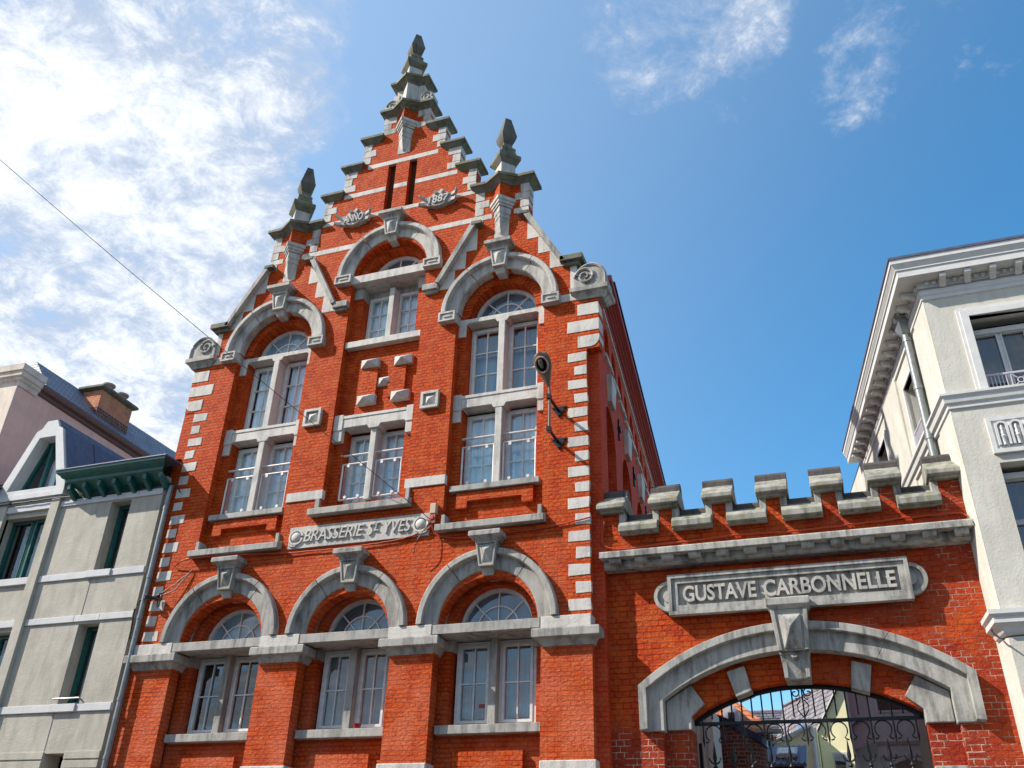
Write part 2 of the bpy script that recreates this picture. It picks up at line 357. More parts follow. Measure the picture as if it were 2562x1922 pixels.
def bake(name, mb, mat, org, smooth=False):
    me = bpy.data.meshes.new(name); o = Vector(org)
    me.from_pydata([v-o for v in mb.v], [], mb.f); me.validate()
    bm = bmesh.new(); bm.from_mesh(me); bmesh.ops.remove_doubles(bm, verts=bm.verts, dist=1e-5); bmesh.ops.recalc_face_normals(bm, faces=bm.faces); bm.to_mesh(me); bm.free()
    if smooth or any(mb.sm):
        me.polygons.foreach_set('use_smooth', [True]*len(me.polygons)); me.set_sharp_from_angle(angle=math.radians(38))
    me.materials.append(MAT[mat] if isinstance(mat, str) else mat); return me
def root(name, label, cat, loc=(0, 0, 0), group=None):
    o = bpy.data.objects.new(name, None); o.location = loc; o['label'] = label; o['category'] = cat
    if group: o['group'] = group
    col.objects.link(o); return o
def base_of(p):
    v = Vector((0, 0, 0))
    while p: v += Vector(p.location); p = p.parent
    return v
def part(name, mb, mat, parent, bevel=0., label=None, smooth=False):
    o = bpy.data.objects.new(name, bake(name, mb, mat, base_of(parent), smooth)); col.objects.link(o); o.parent = parent
    if label: o['label'] = label
    if bevel:
        b = o.modifiers.new('bevel', 'BEVEL'); b.width = bevel; b.segments = 2; b.limit_method = 'ANGLE'; b.angle_limit = math.radians(35)
    return o
def single(name, mb, mat, label, cat, org=(0, 0, 0), group=None):
    o = bpy.data.objects.new(name, bake(name, mb, mat, org)); o.location = org; col.objects.link(o); o['label'] = label; o['category'] = cat
    if group: o['group'] = group
    return o
def structure(name, mb, mat):
    o = bpy.data.objects.new(name, bake(name, mb, mat, (0, 0, 0))); col.objects.link(o); o['kind'] = 'structure'; return o
def arc(cx, cz, r, a0, a1, n=24): return [(cx+r*math.cos(a0+(a1-a0)*k/n), cz+r*math.sin(a0+(a1-a0)*k/n)) for k in range(n+1)]
def rect(x0, x1, z0, z1): return [(x0, z0), (x1, z0), (x1, z1), (x0, z1)]
def archhole(x0, x1, z0, zs, cx, r): return [(x0, z0), (x1, z0), (x1, zs)]+arc(cx, zs, r, 0, PI)+[(x0, zs)]

def letters(txt, x0, x1, z0, z1, y, depth, slant=0., bold=.0, serif=None, gap=None):
    """raised lettering: the words stretched to the given field"""
    cu = bpy.data.curves.new('lettering', 'FONT'); cu.body = txt; cu.size = 1; cu.extrude = depth/2; cu.shear = slant; cu.offset = bold
    if gap: cu.space_character = gap
    o = bpy.data.objects.new('tmp', cu); col.objects.link(o); bpy.context.view_layer.update()
    me = bpy.data.meshes.new_from_object(o.evaluated_get(bpy.context.evaluated_depsgraph_get()))
    bpy.data.objects.remove(o)
    xs = [v.co.x for v in me.vertices]; ys = [v.co.y for v in me.vertices]
    mb = MB(); ax, bx, ay, by = min(xs), max(xs), min(ys), max(ys)
    mb.v = [Vector((x0+(v.co.x-ax)/(bx-ax)*(x1-x0), y-v.co.z, z0+(v.co.y-ay)/(by-ay)*(z1-z0))) for v in me.vertices]
    mb.f = [tuple(p.vertices) for p in me.polygons]; mb.sm = [False]*len(mb.f)
    bpy.data.meshes.remove(me); return mb

# ------------------------------------------------------------------ ground
structure('street', MB().box(-80, 90, -90, -2.2, -.3, 0), 'asphalt')
structure('pavement', MB().box(-80, 90, -2.2, .05, -.3, .13), 'paving')
structure('yard_ground', MB().box(-80, 90, .05, 160, -.3, .125), 'paving')

op_ = root('unseen_terrace', 'unseen row of plain rendered houses added across the street to shape light and reflections', 'houses', (6, -24, 0))  # out of view; added to block low sky and feed window reflections
t = MB(); t.box(-45, 50, -32, -22, .1, 5.8); part('wall', t, 'render', op_)
t = MB(); t.loft([[(-45, -32.4, 5.8), (-45, -21.6, 5.8), (-45, -27, 8.6)], [(50, -32.4, 5.8), (50, -21.6, 5.8), (50, -27, 8.6)]]); part('roof', t, 'slate', op_)

# ================================================================== the brewery
BW = root('brewery_building', 'tall orange-red brick building with a stepped gable, stone arches and the date 1887', 'building', (0, 0, 0))
HW = 3.545
half = [(HW, .1), (HW, 8.86), (3.745, 8.86), (3.745, 9.76), (3.40, 9.76), (3.40, 10.50), (3.17, 10.60), (2.575, 11.66), (2.575, 12.5), (1.56, 12.5), (1.56, 13.14), (1.21, 13.14), (1.21, 13.79), (.87, 13.79), (.87, 14.42), (.50, 14.42), (.50, 15.05)]
outline = half+[(-x, z) for x, z in reversed(half)]
SC = 2.11                                               # side bay centre
front = MB()
holes = []
for c in (-SC, SC):
    holes.append(archhole(c-.755, c+.755, 6.13, 9.92, c, .755))
    holes.append(archhole(c-.755, c+.755, 1.2, 4.72, c, .72))
holes.append(archhole(-.715, .715, 6.62, 11.1, 0, .715))
holes.append(archhole(-.715, .715, 1.2, 4.72, 0, .66))
for c in (-.208, .234): holes.append(rect(c-.081, c+.081, 12.6, 13.765))
front.ext([outline]+[h[::-1] for h in holes], 0, .2)
part('front_wall', front, 'brick', BW)

# recessed wall behind the bays
rec = MB()
for c in (-SC, SC):
    s = c
    rec.ext([rect(c-.80, c+.80, 6.1, 10.75)] + [archhole(s-.605, s+.605, 6.84, 9.945, s, .565)[::-1]], .15, .42)
rec.ext([rect(-.76, .76, 6.55, 11.9)] + [rect(-.53, .53, 6.84, 8.15)[::-1], archhole(-.53, .53, 9.76, 11.20, 0, .53)[::-1]], .15, .42)
for c, h in ((-SC, .8), (0, .76), (SC, .8)):
    rec.ext([rect(c-h, c+h, .5, 5.6)] + [archhole(c-h+.19, c+h-.19, 3.53, 4.845, c, .55)[::-1]], .27, .52)
part('recessed_wall', rec, 'brick', BW)
rel = MB()
# brick relief in the bays: strips between the diamonds, aprons, lower panels
for a_, b_ in ((-.355, -.05), (.165, .47)): part('brick_relief', MB().box(a_, b_, .09, .2, 8.62, 9.30), 'brick', BW)
for c in (-SC, SC):
    rel = MB(); rel.ext([(c-.59, 6.515), (c-.42, 6.515), (c-.42, 6.625), (c+.42, 6.625), (c+.42, 6.515), (c+.59, 6.515), (c+.59, 6.76), (c-.59, 6.76)], .07, .2); part('brick_relief', rel, 'brick', BW)
for c, h in ((-SC, .47), (0, .44), (SC, .47)): part('brick_relief', MB().box(c-h, c+h, .19, .3, 2.0, 3.24), 'brick', BW)

# brick arch rings, one wedge per brick
def brick_ring(c, zs, r0, r1, y0, y1, n):
    mb = MB()
    for k in range(n):
        a, b = PI*k/n+.006, PI*(k+1)/n-.006; yy = y0+random.uniform(-.006, .006)
        mb.ext([(c+r0*math.cos(a), zs+r0*math.sin(a)), (c+r1*math.cos(a), zs+r1*math.sin(a)), (c+r1*math.cos(b), zs+r1*math.sin(b)), (c+r0*math.cos(b), zs+r0*math.sin(b))], yy, y1)
    part('brick_arch_ring', mb, 'brick', BW)
for c, zs, r0, y in ((-SC, 9.945, .562, .142), (SC, 9.945, .562, .142), (0, 11.20, .527, .142), (-SC, 4.845, .547, .262), (SC, 4.845, .547, .262), (0, 4.845, .547, .262)):
    brick_ring(c, zs, r0, .735 if c else .70, y, .3, 34)

# stone archivolts with keystones
def archivolt(c, zs, ri, ro, blocks, mat, joints=(.95, 2.2)):
    mb = MB(); a0 = .0; w = ro-ri
    prof = [(ri, .26), (ri, .0), (ri+.012, -.018), (ri+w*.64, -.022), (ri+w*.69, -.10), (ri+w*.73, -.112), (ro-.014, -.112), (ro, -.098), (ro, .02)]
    cuts = [0]+list(joints)+[PI]
    for a, b in zip(cuts, cuts[1:]): mb.ring(c, zs, prof, a+.007, b-.007, 16)
    o = part('arch_surround', mb, mat, BW)
    k = MB()
    t = zs+ro   # crown of the ring
    # shaft
    k.loft([[(c-wb, -yy, z), (c+wb, -yy, z), (c+wb, .1, z), (c-wb, .1, z)] for wb, yy, z in ((.108, .12, t-.27), (.155, .15, t+.07))])
    k.loft([[(c-wb, -yy, z), (c+wb, -yy, z), (c+wb, .26, z), (c-wb, .26, z)] for wb, yy, z in ((.075, .03, t-.37), (.085, .08, t-.272))])
    # raised border and pointed boss on the face
    def fr(wb, z, yy): return [(c-wb, -yy, z), (c+wb, -yy, z)]
    zb, zt = t-.27, t+.07
    for x0, x1, x2, x3, za, zc in ((-.108, -.085, -.155, -.128, zb, zt), (.085, .108, .128, .155, zb, zt)):
        k.loft([[(c+x0, -.135, za), (c+x1, -.135, za), (c+x1, -.1, za), (c+x0, -.1, za)], [(c+x2, -.168, zc), (c+x3, -.168, zc), (c+x3, -.1, zc), (c+x2, -.1, zc)]])
    k.box(c-.108, c+.108, -.138, -.1, zb, zb+.028); k.box(c-.155, c+.155, -.17, -.1, zt-.03, zt)
    p = [(c-.066, -.125, zb+.05), (c+.066, -.125, zb+.05), (c+.10, -.148, zt-.05), (c-.10, -.148, zt-.05)]
    for q in range(4): k.face(p[q], p[(q+1) % 4], (c, -.20, t-.06))
    ks = part('keystone', k, mat, o, .004)
    cp_ = MB()
    cp_.loft([[(c-wb, -yy, z), (c+wb, -yy, z), (c+wb, .1, z), (c-wb, .1, z)] for wb, yy, z in ((.165, .16, t+.07), (.175, .175, t+.095), (.215, .235, t+.13), (.235, .255, t+.135), (.235, .255, t+.20), (.225, .245, t+.21))])
    part('keystone_cap', cp_, 'stone_g', o, .005)
    for x0, x1, z0, z1 in blocks:
        b = MB(); yf = -.10; e = .03
        b.box(x0, x1, yf, .16, z0, z1)
        for q in (rect(x0, x1, z0, z0+e), rect(x0, x1, z1-e, z1), rect(x0, x0+e, z0+e, z1-e), rect(x1-e, x1, z0+e, z1-e)): b.ext(q, yf-.022, yf+.01)
        b.box(x0+.09, x1-.07, yf-.018, yf+.01, (z0+z1)/2-.012, (z0+z1)/2+.016)
        part('springer_block', b, mat, o, .003)
for c in (-SC, SC):
    archivolt(c, 9.95, .725, 1.0, [(c-1.03, c-.74, 9.76, 9.94), (c+.74, c+1.03, 9.76, 9.94)], 'stone')
archivolt(0, 11.16, .715, 1.0, [(-1.02, -.70, 10.98, 11.155), (.70, 1.02, 10.98, 11.155)], 'stone')
for c, ro in ((-SC, 1.0), (0, .94), (SC, 1.0)): archivolt(c, 4.815, ro-.29, ro, [], 'stone_g')

# quoins, each block its own stone
def quoin(x0, x1, z0, z1, y=-.006, mat='stone_w', y1=.05):
    a = .008
    mb = MB(); jx = [random.uniform(-a, a) for _ in range(8)]
    mb.ext([(x0+jx[0], z0+jx[1]), (x1+jx[2], z0+jx[3]), (x1+jx[4], z1+jx[5]), (x0+jx[6], z1+jx[7])], y-random.uniform(0, .004), y1)
    return part('quoin', mb, mat, BW, .006)
for s in (1, -1):
    for k in range(17):
        zt = 8.805-.2363*k; inn = 3.245 if k % 2 == 0 else 3.345
        a, b = (inn, HW+.003) if s > 0 else (-HW+(.02 if s < 0 else 0), -inn)
        quoin(min(a, b), max(a, b), zt-.153, zt)
    for zb, zt, inn in ((9.475, 9.69, 3.415), (9.18, 9.385, 3.25)):
        a, b = sorted((s*inn, s*3.75)); quoin(a, b, zb, zt, -.008, 'stone_w', .22)
    # rounded corbel stone under the wider corner
    cb = MB(); xo, xi = 3.752, 3.41
    pts = [(xi, 8.885), (3.56, 8.885)]+[(3.61+.142*math.sin(t), 8.885+.142*(1-math.cos(t))) for t in [0, .4, .8, 1.2, PI/2]]+[(xo, 9.09), (xi, 9.09)]
    if s < 0: pts = [(-x, z) for x, z in reversed(pts)]
    cb.ext(pts, -.01, .24); part('corbel_stone', cb, 'stone_w', BW, .006)
# strip of wall closing the gap to the left neighbour
part('joining_strip', MB().box(-3.75, -3.53, .012, .4, .1, 8.87), 'brick', BW)

# gable step stones, bands and caps
for s in (1, -1):
    for x, zs in ((.872, ((14.25, 14.40, .165), (14.075, 14.245, .27), (13.90, 14.07, .165))), (1.212, ((13.61, 13.77, .26), (13.42, 13.605, .165), (13.26, 13.415, .26))), (1.562, ((12.96, 13.12, .165), (12.80, 12.955, .265), (12.62, 12.795, .165))), (.503, ((14.86, 15.03, .27), (14.72, 14.855, .17), (14.57, 14.715, .27)))):
        for z0, z1, w in zs:
            a, b = sorted((s*x, s*(x-w))); quoin(a, b, z0, z1, -.007, 'stone', .21)
    for z0, z1, w in ((12.29, 12.49, .165), (12.125, 12.285, .265), (11.96, 12.12, .165), (11.71, 11.83, .165)):
        a, b = sorted((s*1.574, s*(1.574+w))); quoin(a, b, z0, z1, -.007, 'stone')
        if z0 > 11.8:
            a, b = sorted((s*2.579, s*(2.579-w))); quoin(a, b, z0, z1, -.007, 'stone', .21)
    quoin(*sorted((s*2.579, s*2.41)), 11.70, 11.83, -.007, 'stone', .21)
def band(x0, x1, z0, z1, y=-.005, mat='stone_w'): part('stone_band', MB().box(x0, x1, y, .06, z0, z1), mat, BW, .004)
band(-.74, .74, 13.745, 13.85)
for a, b in ((-1.17, -.293), (.319, 1.17)): band(a, b, 13.10, 13.205)
band(-.123, .149, 13.10, 13.205)
band(-1.55, 1.55, 12.51, 12.598)
for s in (1, -1):
    band(*sorted((s*.66, s*1.90)), 11.842, 11.95); band(*sorted((s*2.30, s*2.57)), 11.842, 11.95)
def cap(x0, x1, z0, z1, name='step_cap'):
    """weathered coping: cavetto under, square edge, sloping top"""
    mb = MB(); h = z1-z0
    mb.loft([[(x0+e, -p, z), (x1-e, -p, z), (x1-e, .22+p, z), (x0+e, .22+p, z)] for e, p, z in ((.10, .005, z0-.03), (.085, .03, z0), (.03, .085, z0+h*.45), (.012, .10, z0+h*.48), (.012, .10, z1-.02), (.025, .085, z1))])
    return part(name, mb, 'stone_m', BW, .004)
for s in (1, -1):
    cap(*sorted((s*.44, s*.965)), 14.43, 14.585); cap(*sorted((s*.79, s*1.315)), 13.80, 13.93); cap(*sorted((s*1.14, s*1.665)), 13.15, 13.29)
# louvred slits
for c in (-.208, .234):
    lv = MB(); lv.box(c-.081, c+.081, .17, .2, 12.6, 13.765)
    for k in range(38): z = 12.62+k*.03; lv.loft([[(c-.078, .10, z), (c+.078, .10, z), (c+.078, .16, z+.022), (c-.078, .16, z+.022)], [(c-.078, .10, z+.008), (c+.078, .10, z+.008), (c+.078, .16, z+.03), (c-.078, .16, z+.03)]])
    part('louvre', lv, 'louver', BW)

# diamond-plan pilasters, corbels, pedestals and finials
def pinnacle(c, zc, zt, crown):
    """c centre, zc top of the stone bracket, zt underside of the coping"""
    mb = MB(); mb.diamond(c, 0, [(.175, zc), (.175, zt)]); o = part('pilaster', mb, 'brick', BW)
    b = MB(); b.diamond(c, 0, [(.10, zc-.205), (.185, zc-.19), (.185, zc-.15), (.215, zc-.14), (.215, zc-.09), (.245, zc-.075), (.245, zc-.005), (.20, zc+.003)])
    b.diamond(c, 0, [(.02, zc-.74), (.06, zc-.70), (.10, zc-.60), (.125, zc-.50), (.13, zc-.44), (.145, zc-.43), (.145, zc-.395), (.135, zc-.385), (.14, zc-.33), (.155, zc-.32), (.155, zc-.20)])
    b.box(c-.13, c+.13, -.008, .05, zc-.78, zc-.2)
    part('bracket', b, 'stone', o, .003)
    return o
pinnacle(0, 14.74, 15.1, True)
for s in (1, -1): pinnacle(s*2.09, 12.16, 12.55, False)
def diamond_cap(c, hw, z0, z1, dh=.30):
    """coping that runs along the wall and comes forward to a point over the pilaster"""
    mb = MB(); h = z1-z0
    def rg(e, p, z):
        q = dh-.12+p
        f = [(c-hw+e, -p, z), (c-q, -p, z), (c, -q-.0, z), (c+q, -p, z), (c+hw-e, -p, z)]
        return f+[(x, .22+p, z) for x, _, _ in reversed(f)]
    mb.loft([rg(e, p, z) for e, p, z in ((.10, .005, z0-.035), (.085, .03, z0), (.02, .10, z0+h*.45), (0, .12, z0+h*.48), (0, .12, z1-.02), (.015, .10, z1))])
    return part('pinnacle_cap', mb, 'stone_m', BW)
diamond_cap(0, .58, 15.06, 15.205); diamond_cap(0, .42, 15.79, 15.94, .29)
for s in (1, -1): diamond_cap(s*2.09, .60, 12.51, 12.655)
# stone tier with scrolls under the top pedestal
tier = MB(); tier.box(-.30, .30, .0, .22, 15.2, 15.79); tier.diamond(0, .02, [(.19, 15.2), (.19, 15.79)])
tr = part('gable_tier', tier, 'stone', BW)
def spiral(cx, cz, r, y, turns=1.6, flip=1, w=.022):
    pts = []; n = 44
    for k in range(n+1):
        t = k/n; a = 2*PI*turns*t; rr = r*(1-.84*t); pts.append((cx+flip*rr*math.cos(a), y, cz+rr*math.sin(a)))
    return MB().tube(pts, [w*(1-.35*k/n) for k in range(n+1)], 6)
for s in (1, -1):
    v = MB(); c = s*.36; pts = arc(c, 15.36, .17, -.0, 2*PI, 28)[:-1]; v.ext(pts, -.02, .2); v.box(*sorted((s*.24, s*.36)), -.018, .2, 15.36, 15.62)
    o = part('volute', v, 'stone', BW); part('spiral', spiral(c, 15.36, .135, -.025, 1.7, s), 'stone_g', o)
def finial(c, z, cy_=.02, h=1.):
    p = MB(); p.diamond(c, cy_, [(.195, z), (.195, z+.30*h)]); o = part('pedestal', p, 'stone', BW, .004)
    k = MB(); k.diamond(c, cy_, [(.20, z+.30*h), (.22, z+.32*h), (.29, z+.39*h), (.30, z+.40*h), (.30, z+.47*h), (.285, z+.49*h)])
    k.diamond(c, cy_, [(.205, z+.485*h), (.205, z+.57*h), (.185, z+.60*h), (.195, z+.66*h), (.165, z+.70*h), (.125, z+.715*h), (.12, z+.79*h)])
    part('pedestal_cap', k, 'stone_m', o, .004)
    f = MB(); f.diamond(c, cy_, [(.115, z+.785*h), (.15, z+.83*h), (.185, z+.89*h), (.205, z+.95*h), (.21, z+.98*h), (.20, z+1.0*h), (.085, z+1.40*h), (.03, z+1.425*h)])
    part('finial', f, 'stone_f', o, .006)
finial(0, 15.935, .02, 1.0)
for s in (1, -1): finial(s*2.1, 12.65, .02, 1.08)

# raking copings on the shoulders with toothed stones
for s in (1, -1):
    def X(x): return s*x
    def pl(pts, y0, y1, mat, nm, bv=.003):
        q = [(s*x, z) for x, z in pts]; q = q if s > 0 else q[::-1]
        return part(nm, MB().ext(q, y0, y1), mat, BW, bv)
    # inner rake
    pl([(.955, 10.60), (1.03, 10.57), (1.635, 11.70), (1.56, 11.76)], -.12, .05, 'stone_g', 'raking_coping')
    part('rake_cap', MB().box(*sorted((s*1.56, s*1.75)), -.13, .05, 11.69, 11.76), 'stone_m', BW, .006)
    fo = MB(); fo.box(*sorted((s*.72, s*1.0)), -.10, .05, 10.49, 10.61); fo.box(*sorted((s*.75, s*.98)), -.05, .05, 10.44, 10.49); part('rake_foot', fo, 'stone_g', BW, .006)
    for pts in ([(1.315, 11.215), (1.645, 11.215), (1.645, 11.70), (1.60, 11.70)], [(1.10, 10.86), (1.455, 10.86), (1.455, 11.21), (1.31, 11.21)], [(1.0, 10.495), (1.268, 10.495), (1.268, 10.855), (1.10, 10.855)]): pl(pts, -.006, .05, 'stone_w', 'tooth_stone')
    # outer rake
    pl([(3.235, 10.56), (3.17, 10.54), (2.52, 11.68), (2.60, 11.73)], -.12, .3, 'stone_g', 'raking_coping')
    part('rake_cap', MB().box(*sorted((s*2.41, s*2.60)), -.13, .3, 11.70, 11.765), 'stone_m', BW, .006)
    fo = MB(); fo.box(*sorted((s*3.15, s*3.53)), -.12, .32, 10.53, 10.63); fo.box(*sorted((s*3.18, s*3.46)), -.06, .28, 10.46, 10.53); part('rake_foot', fo, 'stone_m', BW, .006)
    for pts in ([(2.555, 11.215), (2.85, 11.215), (2.575, 11.66), (2.555, 11.66)], [(2.75, 10.865), (3.02, 10.865), (2.85, 11.21), (2.75, 11.21)], [(2.955, 10.51), (3.19, 10.51), (3.03, 10.86), (2.955, 10.86)]): pl(pts, -.006, .05, 'stone_w', 'tooth_stone')
    # scroll block on the corner
    pl([(3.30, 9.98), (3.392, 9.98), (3.402, 10.47), (3.30, 10.47)], -.006, .2, 'stone_w', 'plinth_strip')
    band(*sorted((s*3.13, s*3.40)), 9.79, 9.93)
    sc_ = MB()
    q = [(3.37, 9.955), (3.90, 9.955)]+[(3.90, 10.0)]+[(3.64+.26*math.cos(a), 10.11+.30*math.sin(a)) for a in [0, .3, .6, .9, 1.2, 1.57, 1.9, 2.2, 2.5]]+[(3.37, 10.15)]
    q = [(s*x, z) for x, z in q]; sc_.ext(q if s > 0 else q[::-1], -.05, .30)
    rim = []
    n = 16
    for k in range(n+1):
        a = -.1+2.9*k/n; rim.append((s*(3.64+.245*math.cos(a)), -.055, 10.11+.285*math.sin(a)))
    sc_.tube([(s*3.885, -.055, 9.97)]+rim, .026, 6)
    o = part('corner_scroll', sc_, 'stone_g', BW)
    part('spiral', spiral(s*3.56, 10.17, .165, -.06, 1.75, -s, .03), 'stone_g', o)
    bs = MB(); bs.loft([[(s*3.62+w0*(-1), -p, z), (s*3.62+w0, -p, z), (s*3.62+w0, .3+p, z), (s*3.62-w0, .3+p, z)] for w0, p, z in ((.20, .02, 9.765), (.23, .03, 9.80), (.27, .08, 9.86), (.305, .11, 9.875), (.305, .11, 9.955))])
    part('scroll_base', bs, 'stone_g', o, .005)

# cartouches with the date
def cartouche(c, txt, w):   # raised panel with horned scrolls
    mb = MB(); z = 12.50
    q = [(c-.25, z+.075)]+[(c-.25+.02*math.sin(k), z+.05-.03*k) for k in range(1, 5)]+[(c-.22, z-.115), (c-.11, z-.135), (c-.07, z-.165), (c, z-.15), (c+.07, z-.165), (c+.11, z-.135), (c+.22, z-.115)]+[(c+.25-.02*math.sin(k), z+.05-.03*k) for k in (4, 3, 2, 1)]+[(c+.25, z+.075), (c+.17, z+.09)]+[(c+.16*math.cos(t), z+.09+.10*math.sin(t)) for t in [PI*k/10 for k in range(1, 10)]]+[(c-.17, z+.09)]
    mb.ext(q, -.085, .02)
    for s in (-1, 1):
        for dz in (.10, -.10): mb.loft([[(c+s*.23, -.085, z+dz*.55-.04), (c+s*.23, -.085, z+dz*.55+.04), (c+s*.23, .0, z+dz*.55+.04), (c+s*.23, .0, z+dz*.55-.04)], [(c+s*.31, -.11, z+dz*.75-.03), (c+s*.31, -.11, z+dz*.75+.03), (c+s*.31, -.03, z+dz*.75+.03), (c+s*.31, -.03, z+dz*.75-.03)], [(c+s*.355, -.175, z+dz-.025), (c+s*.355, -.175, z+dz+.025), (c+s*.38, -.14, z+dz+.025), (c+s*.38, -.14, z+dz-.025)]])
        mb.tube([(c+s*.07, -.08, z+.15), (c+s*.055, -.14, z+.14)], .035, 8)
        mb.tube([(c+s*(.02+.022*k), -.09, z-.155+.007*k*k/3) for k in range(8)], .014, 6)
    o = part('date_cartouche', mb, 'stone', BW)
    part('panel', MB().box(c-.215, c+.215, -.09, -.05, z-.105, z+.085), 'stone_panel', o)
    part('lettering', letters(txt, c-w, c+w, z-.095, z+.075, -.10, .03, .10, .008), 'stone_w', o)
cartouche(-.835, 'ANNO', .195); cartouche(.885, '1887', .195)

# rosettes and diamond stones
for c, r in ((-1.085, .155), (1.01, .15)):
    mb = MB(); z = 8.36; mb.box(c-r, c+r, -.015, .05, z-r, z+r); e = .042
    for q in (rect(c-r, c+r, z-r, z-r+e), rect(c-r, c+r, z+r-e, z+r), rect(c-r, c-r+e, z-r+e, z+r-e), rect(c+r-e, c+r, z-r+e, z+r-e)): mb.ext(q, -.065, .02)
    mb.pyramid(c-r+.055, c+r-.055, z-r+.055, z+r-.055, -.016, -.085)
    part('panel_stone', mb, 'stone_w', BW, .003)
for c, z, y in ((-.205, 9.31, .088), (.41, 9.275, .088), (.10, 8.95, .148), (-.205, 8.62, .088), (.41, 8.61, .088)):
    mb = MB(); mb.box(c-.16, c+.16, y-.012, y+.08, z-.085, z+.085); mb.pyramid(c-.16, c+.16, z-.085, z+.085, y-.0125, y-.11)
    part('diamond_stone', mb, 'stone_w', BW)

# bands, sills and ground floor imposts on the piers
band(-1.345, -.70, 6.90, 7.05, -.02); band(.70, 1.36, 6.90, 7.05, -.02)
def sill(parent, x0, x1, zf0, zf1, yf, yb, zb, mat='stone_g', cheeks=(), drip=.0):
    mb = MB(); mb.yz([(yf, zf0), (yf, zf1), (yb, zb), (yb, zf0+.01), (yf+.04, zf0-.0)], x0, x1)
    for a, b, h in cheeks: mb.box(a, b, yf+.09, yb, zf1-.01, h)
    return part('sill', mb, mat, parent, .006)
for c in (-SC, SC):
    sill(BW, c-.815, c+.815, 6.13, 6.225, -.13, .16, 6.33, 'stone_g', ((c-.76, c-.70, 6.40), (c+.70, c+.76, 6.40)))
for c, hw_ in ((-SC, .76), (0, .71), (SC, .76)):
    pass
for x0, x1 in ((-HW-.01, -2.885+.012), (-1.35, -.70), (.70, 1.345), (2.885, HW+.012)):
    bl = MB(); bl.box(x0, x1, -.085, .2, 4.655, 4.808); part('impost_block', bl, 'stone_w', BW, .008)
    cp_ = MB()
    a, b = x0+.01, x1-.01
    cp_.loft([[(a-e, -e, z), (b+e, -e, z), (b+e, .27, z), (a-e, .27, z)] for e, z in ((.012, 4.44), (.02, 4.455), (.06, 4.525), (.115, 4.535), (.125, 4.54), (.125, 4.64), (.115, 4.653))])
    part('pier_cap', cp_, 'stone_g', BW, .005)
    part('plinth_block', MB().box(x0-.02, x1+.02, -.03, .25, .2, 3.085), 'stone_w', BW, .012)

# windows
def frame(mb, x0, x1, z0, z1, y, cols, rows, b=.06, mt=.018):
    """one casement: outer frame, sash, glazing bars; rows are relative heights from the top"""
    d = .07
    for q in (rect(x0, x1, z0, z0+b), rect(x0, x1, z1-b, z1), rect(x0, x0+b, z0+b, z1-b), rect(x1-b, x1, z0+b, z1-b)): mb.ext(q, y, y+d)
    e = b*.55
    xi0, xi1, zi0, zi1 = x0+b-.02, x1-b+.02, z0+b-.02, z1-b+.02
    for q in (rect(xi0, xi1, zi0, zi0+e), rect(xi0, xi1, zi1-e, zi1), rect(xi0, xi0+e, zi0+e, zi1-e), rect(xi1-e, xi1, zi0+e, zi1-e)): mb.ext(q, y-.012, y+.05)
    for k in range(1, cols): x = x0+b+(x1-x0-2*b)*k/cols; mb.box(x-mt/2, x+mt/2, y+.004, y+.045, z0+b, z1-b)
    tot = sum(rows); acc = 0
    for r in rows[:-1]: acc += r; z = z1-b-(z1-z0-2*b)*acc/tot; mb.box(x0+b, x1-b, y+.006, y+.043, z-mt/2, z+mt/2)
    return (x0+b, x1-b, z0+b, z1-b)
def pane(parent, r, y, mat, nm='pane'):
    x0, x1, z0, z1 = r; part(nm, MB().box(x0, x1, y, y+.006, z0, z1), mat, parent)
def fan(parent, c, zs, r, y, curtain, glass='glass', hub=True, ring_r=.52, spokes=(PI/4, PI/2, 3*PI/4)):
    mb = MB(); b = .055
    mb.ring(c, zs, [(r-b, y+.07), (r-b, y), (r, y-.0), (r, y+.07)], 0, PI, 28)
    mb.box(c-r, c+r, y, y+.07, zs-.04, zs+.025)
    for a in spokes: mb.bar((c, y+.025, zs), (c+(r-.02)*math.cos(a), y+.025, zs+(r-.02)*math.sin(a)), .018, .035)
    if ring_r: mb.ring(c, zs, [(r*ring_r-.009, y+.04), (r*ring_r-.009, y+.008), (r*ring_r+.009, y+.008), (r*ring_r+.009, y+.04)], 0, PI, 24)
    if hub: mb.ext(arc(c, zs+.02, .05, 0, PI, 10), y-.012, y+.02)
    o = part('fanlight', mb, 'frame', parent)
    g = MB(); g.ext(arc(c, zs, r-b+.01, 0, PI, 28), y+.03, y+.036); part('fan_pane', g, glass, parent)
    if curtain: cu = MB(); cu.ext(arc(c, zs, r-.01, 0, PI, 28), y+.071, y+.08); part('curtain', cu, curtain, parent)
def mullion(parent, x, z0, z1, y0, y1, mat='stone_w', w=.054): part('mullion', MB().box(x-w, x+w, y0, y1, z0, z1), mat, parent, .008)
def curtain(parent, x0, x1, z0, z1, y, mat, nm='curtain', amp=.02):
    mb = MB(); n = max(8, int((x1-x0)/.03)); a = []; b = []
    ph = random.random()*6
    for k in range(n+1):
        x = x0+(x1-x0)*k/n; yy = y+amp*math.sin(k*1.9+ph)+amp*.5*math.sin(k*.7); a.append((x, yy, z0)); b.append((x, yy, z1))
    mb.loft([a, b], caps=False, closed=False); part(nm, mb, mat, parent)

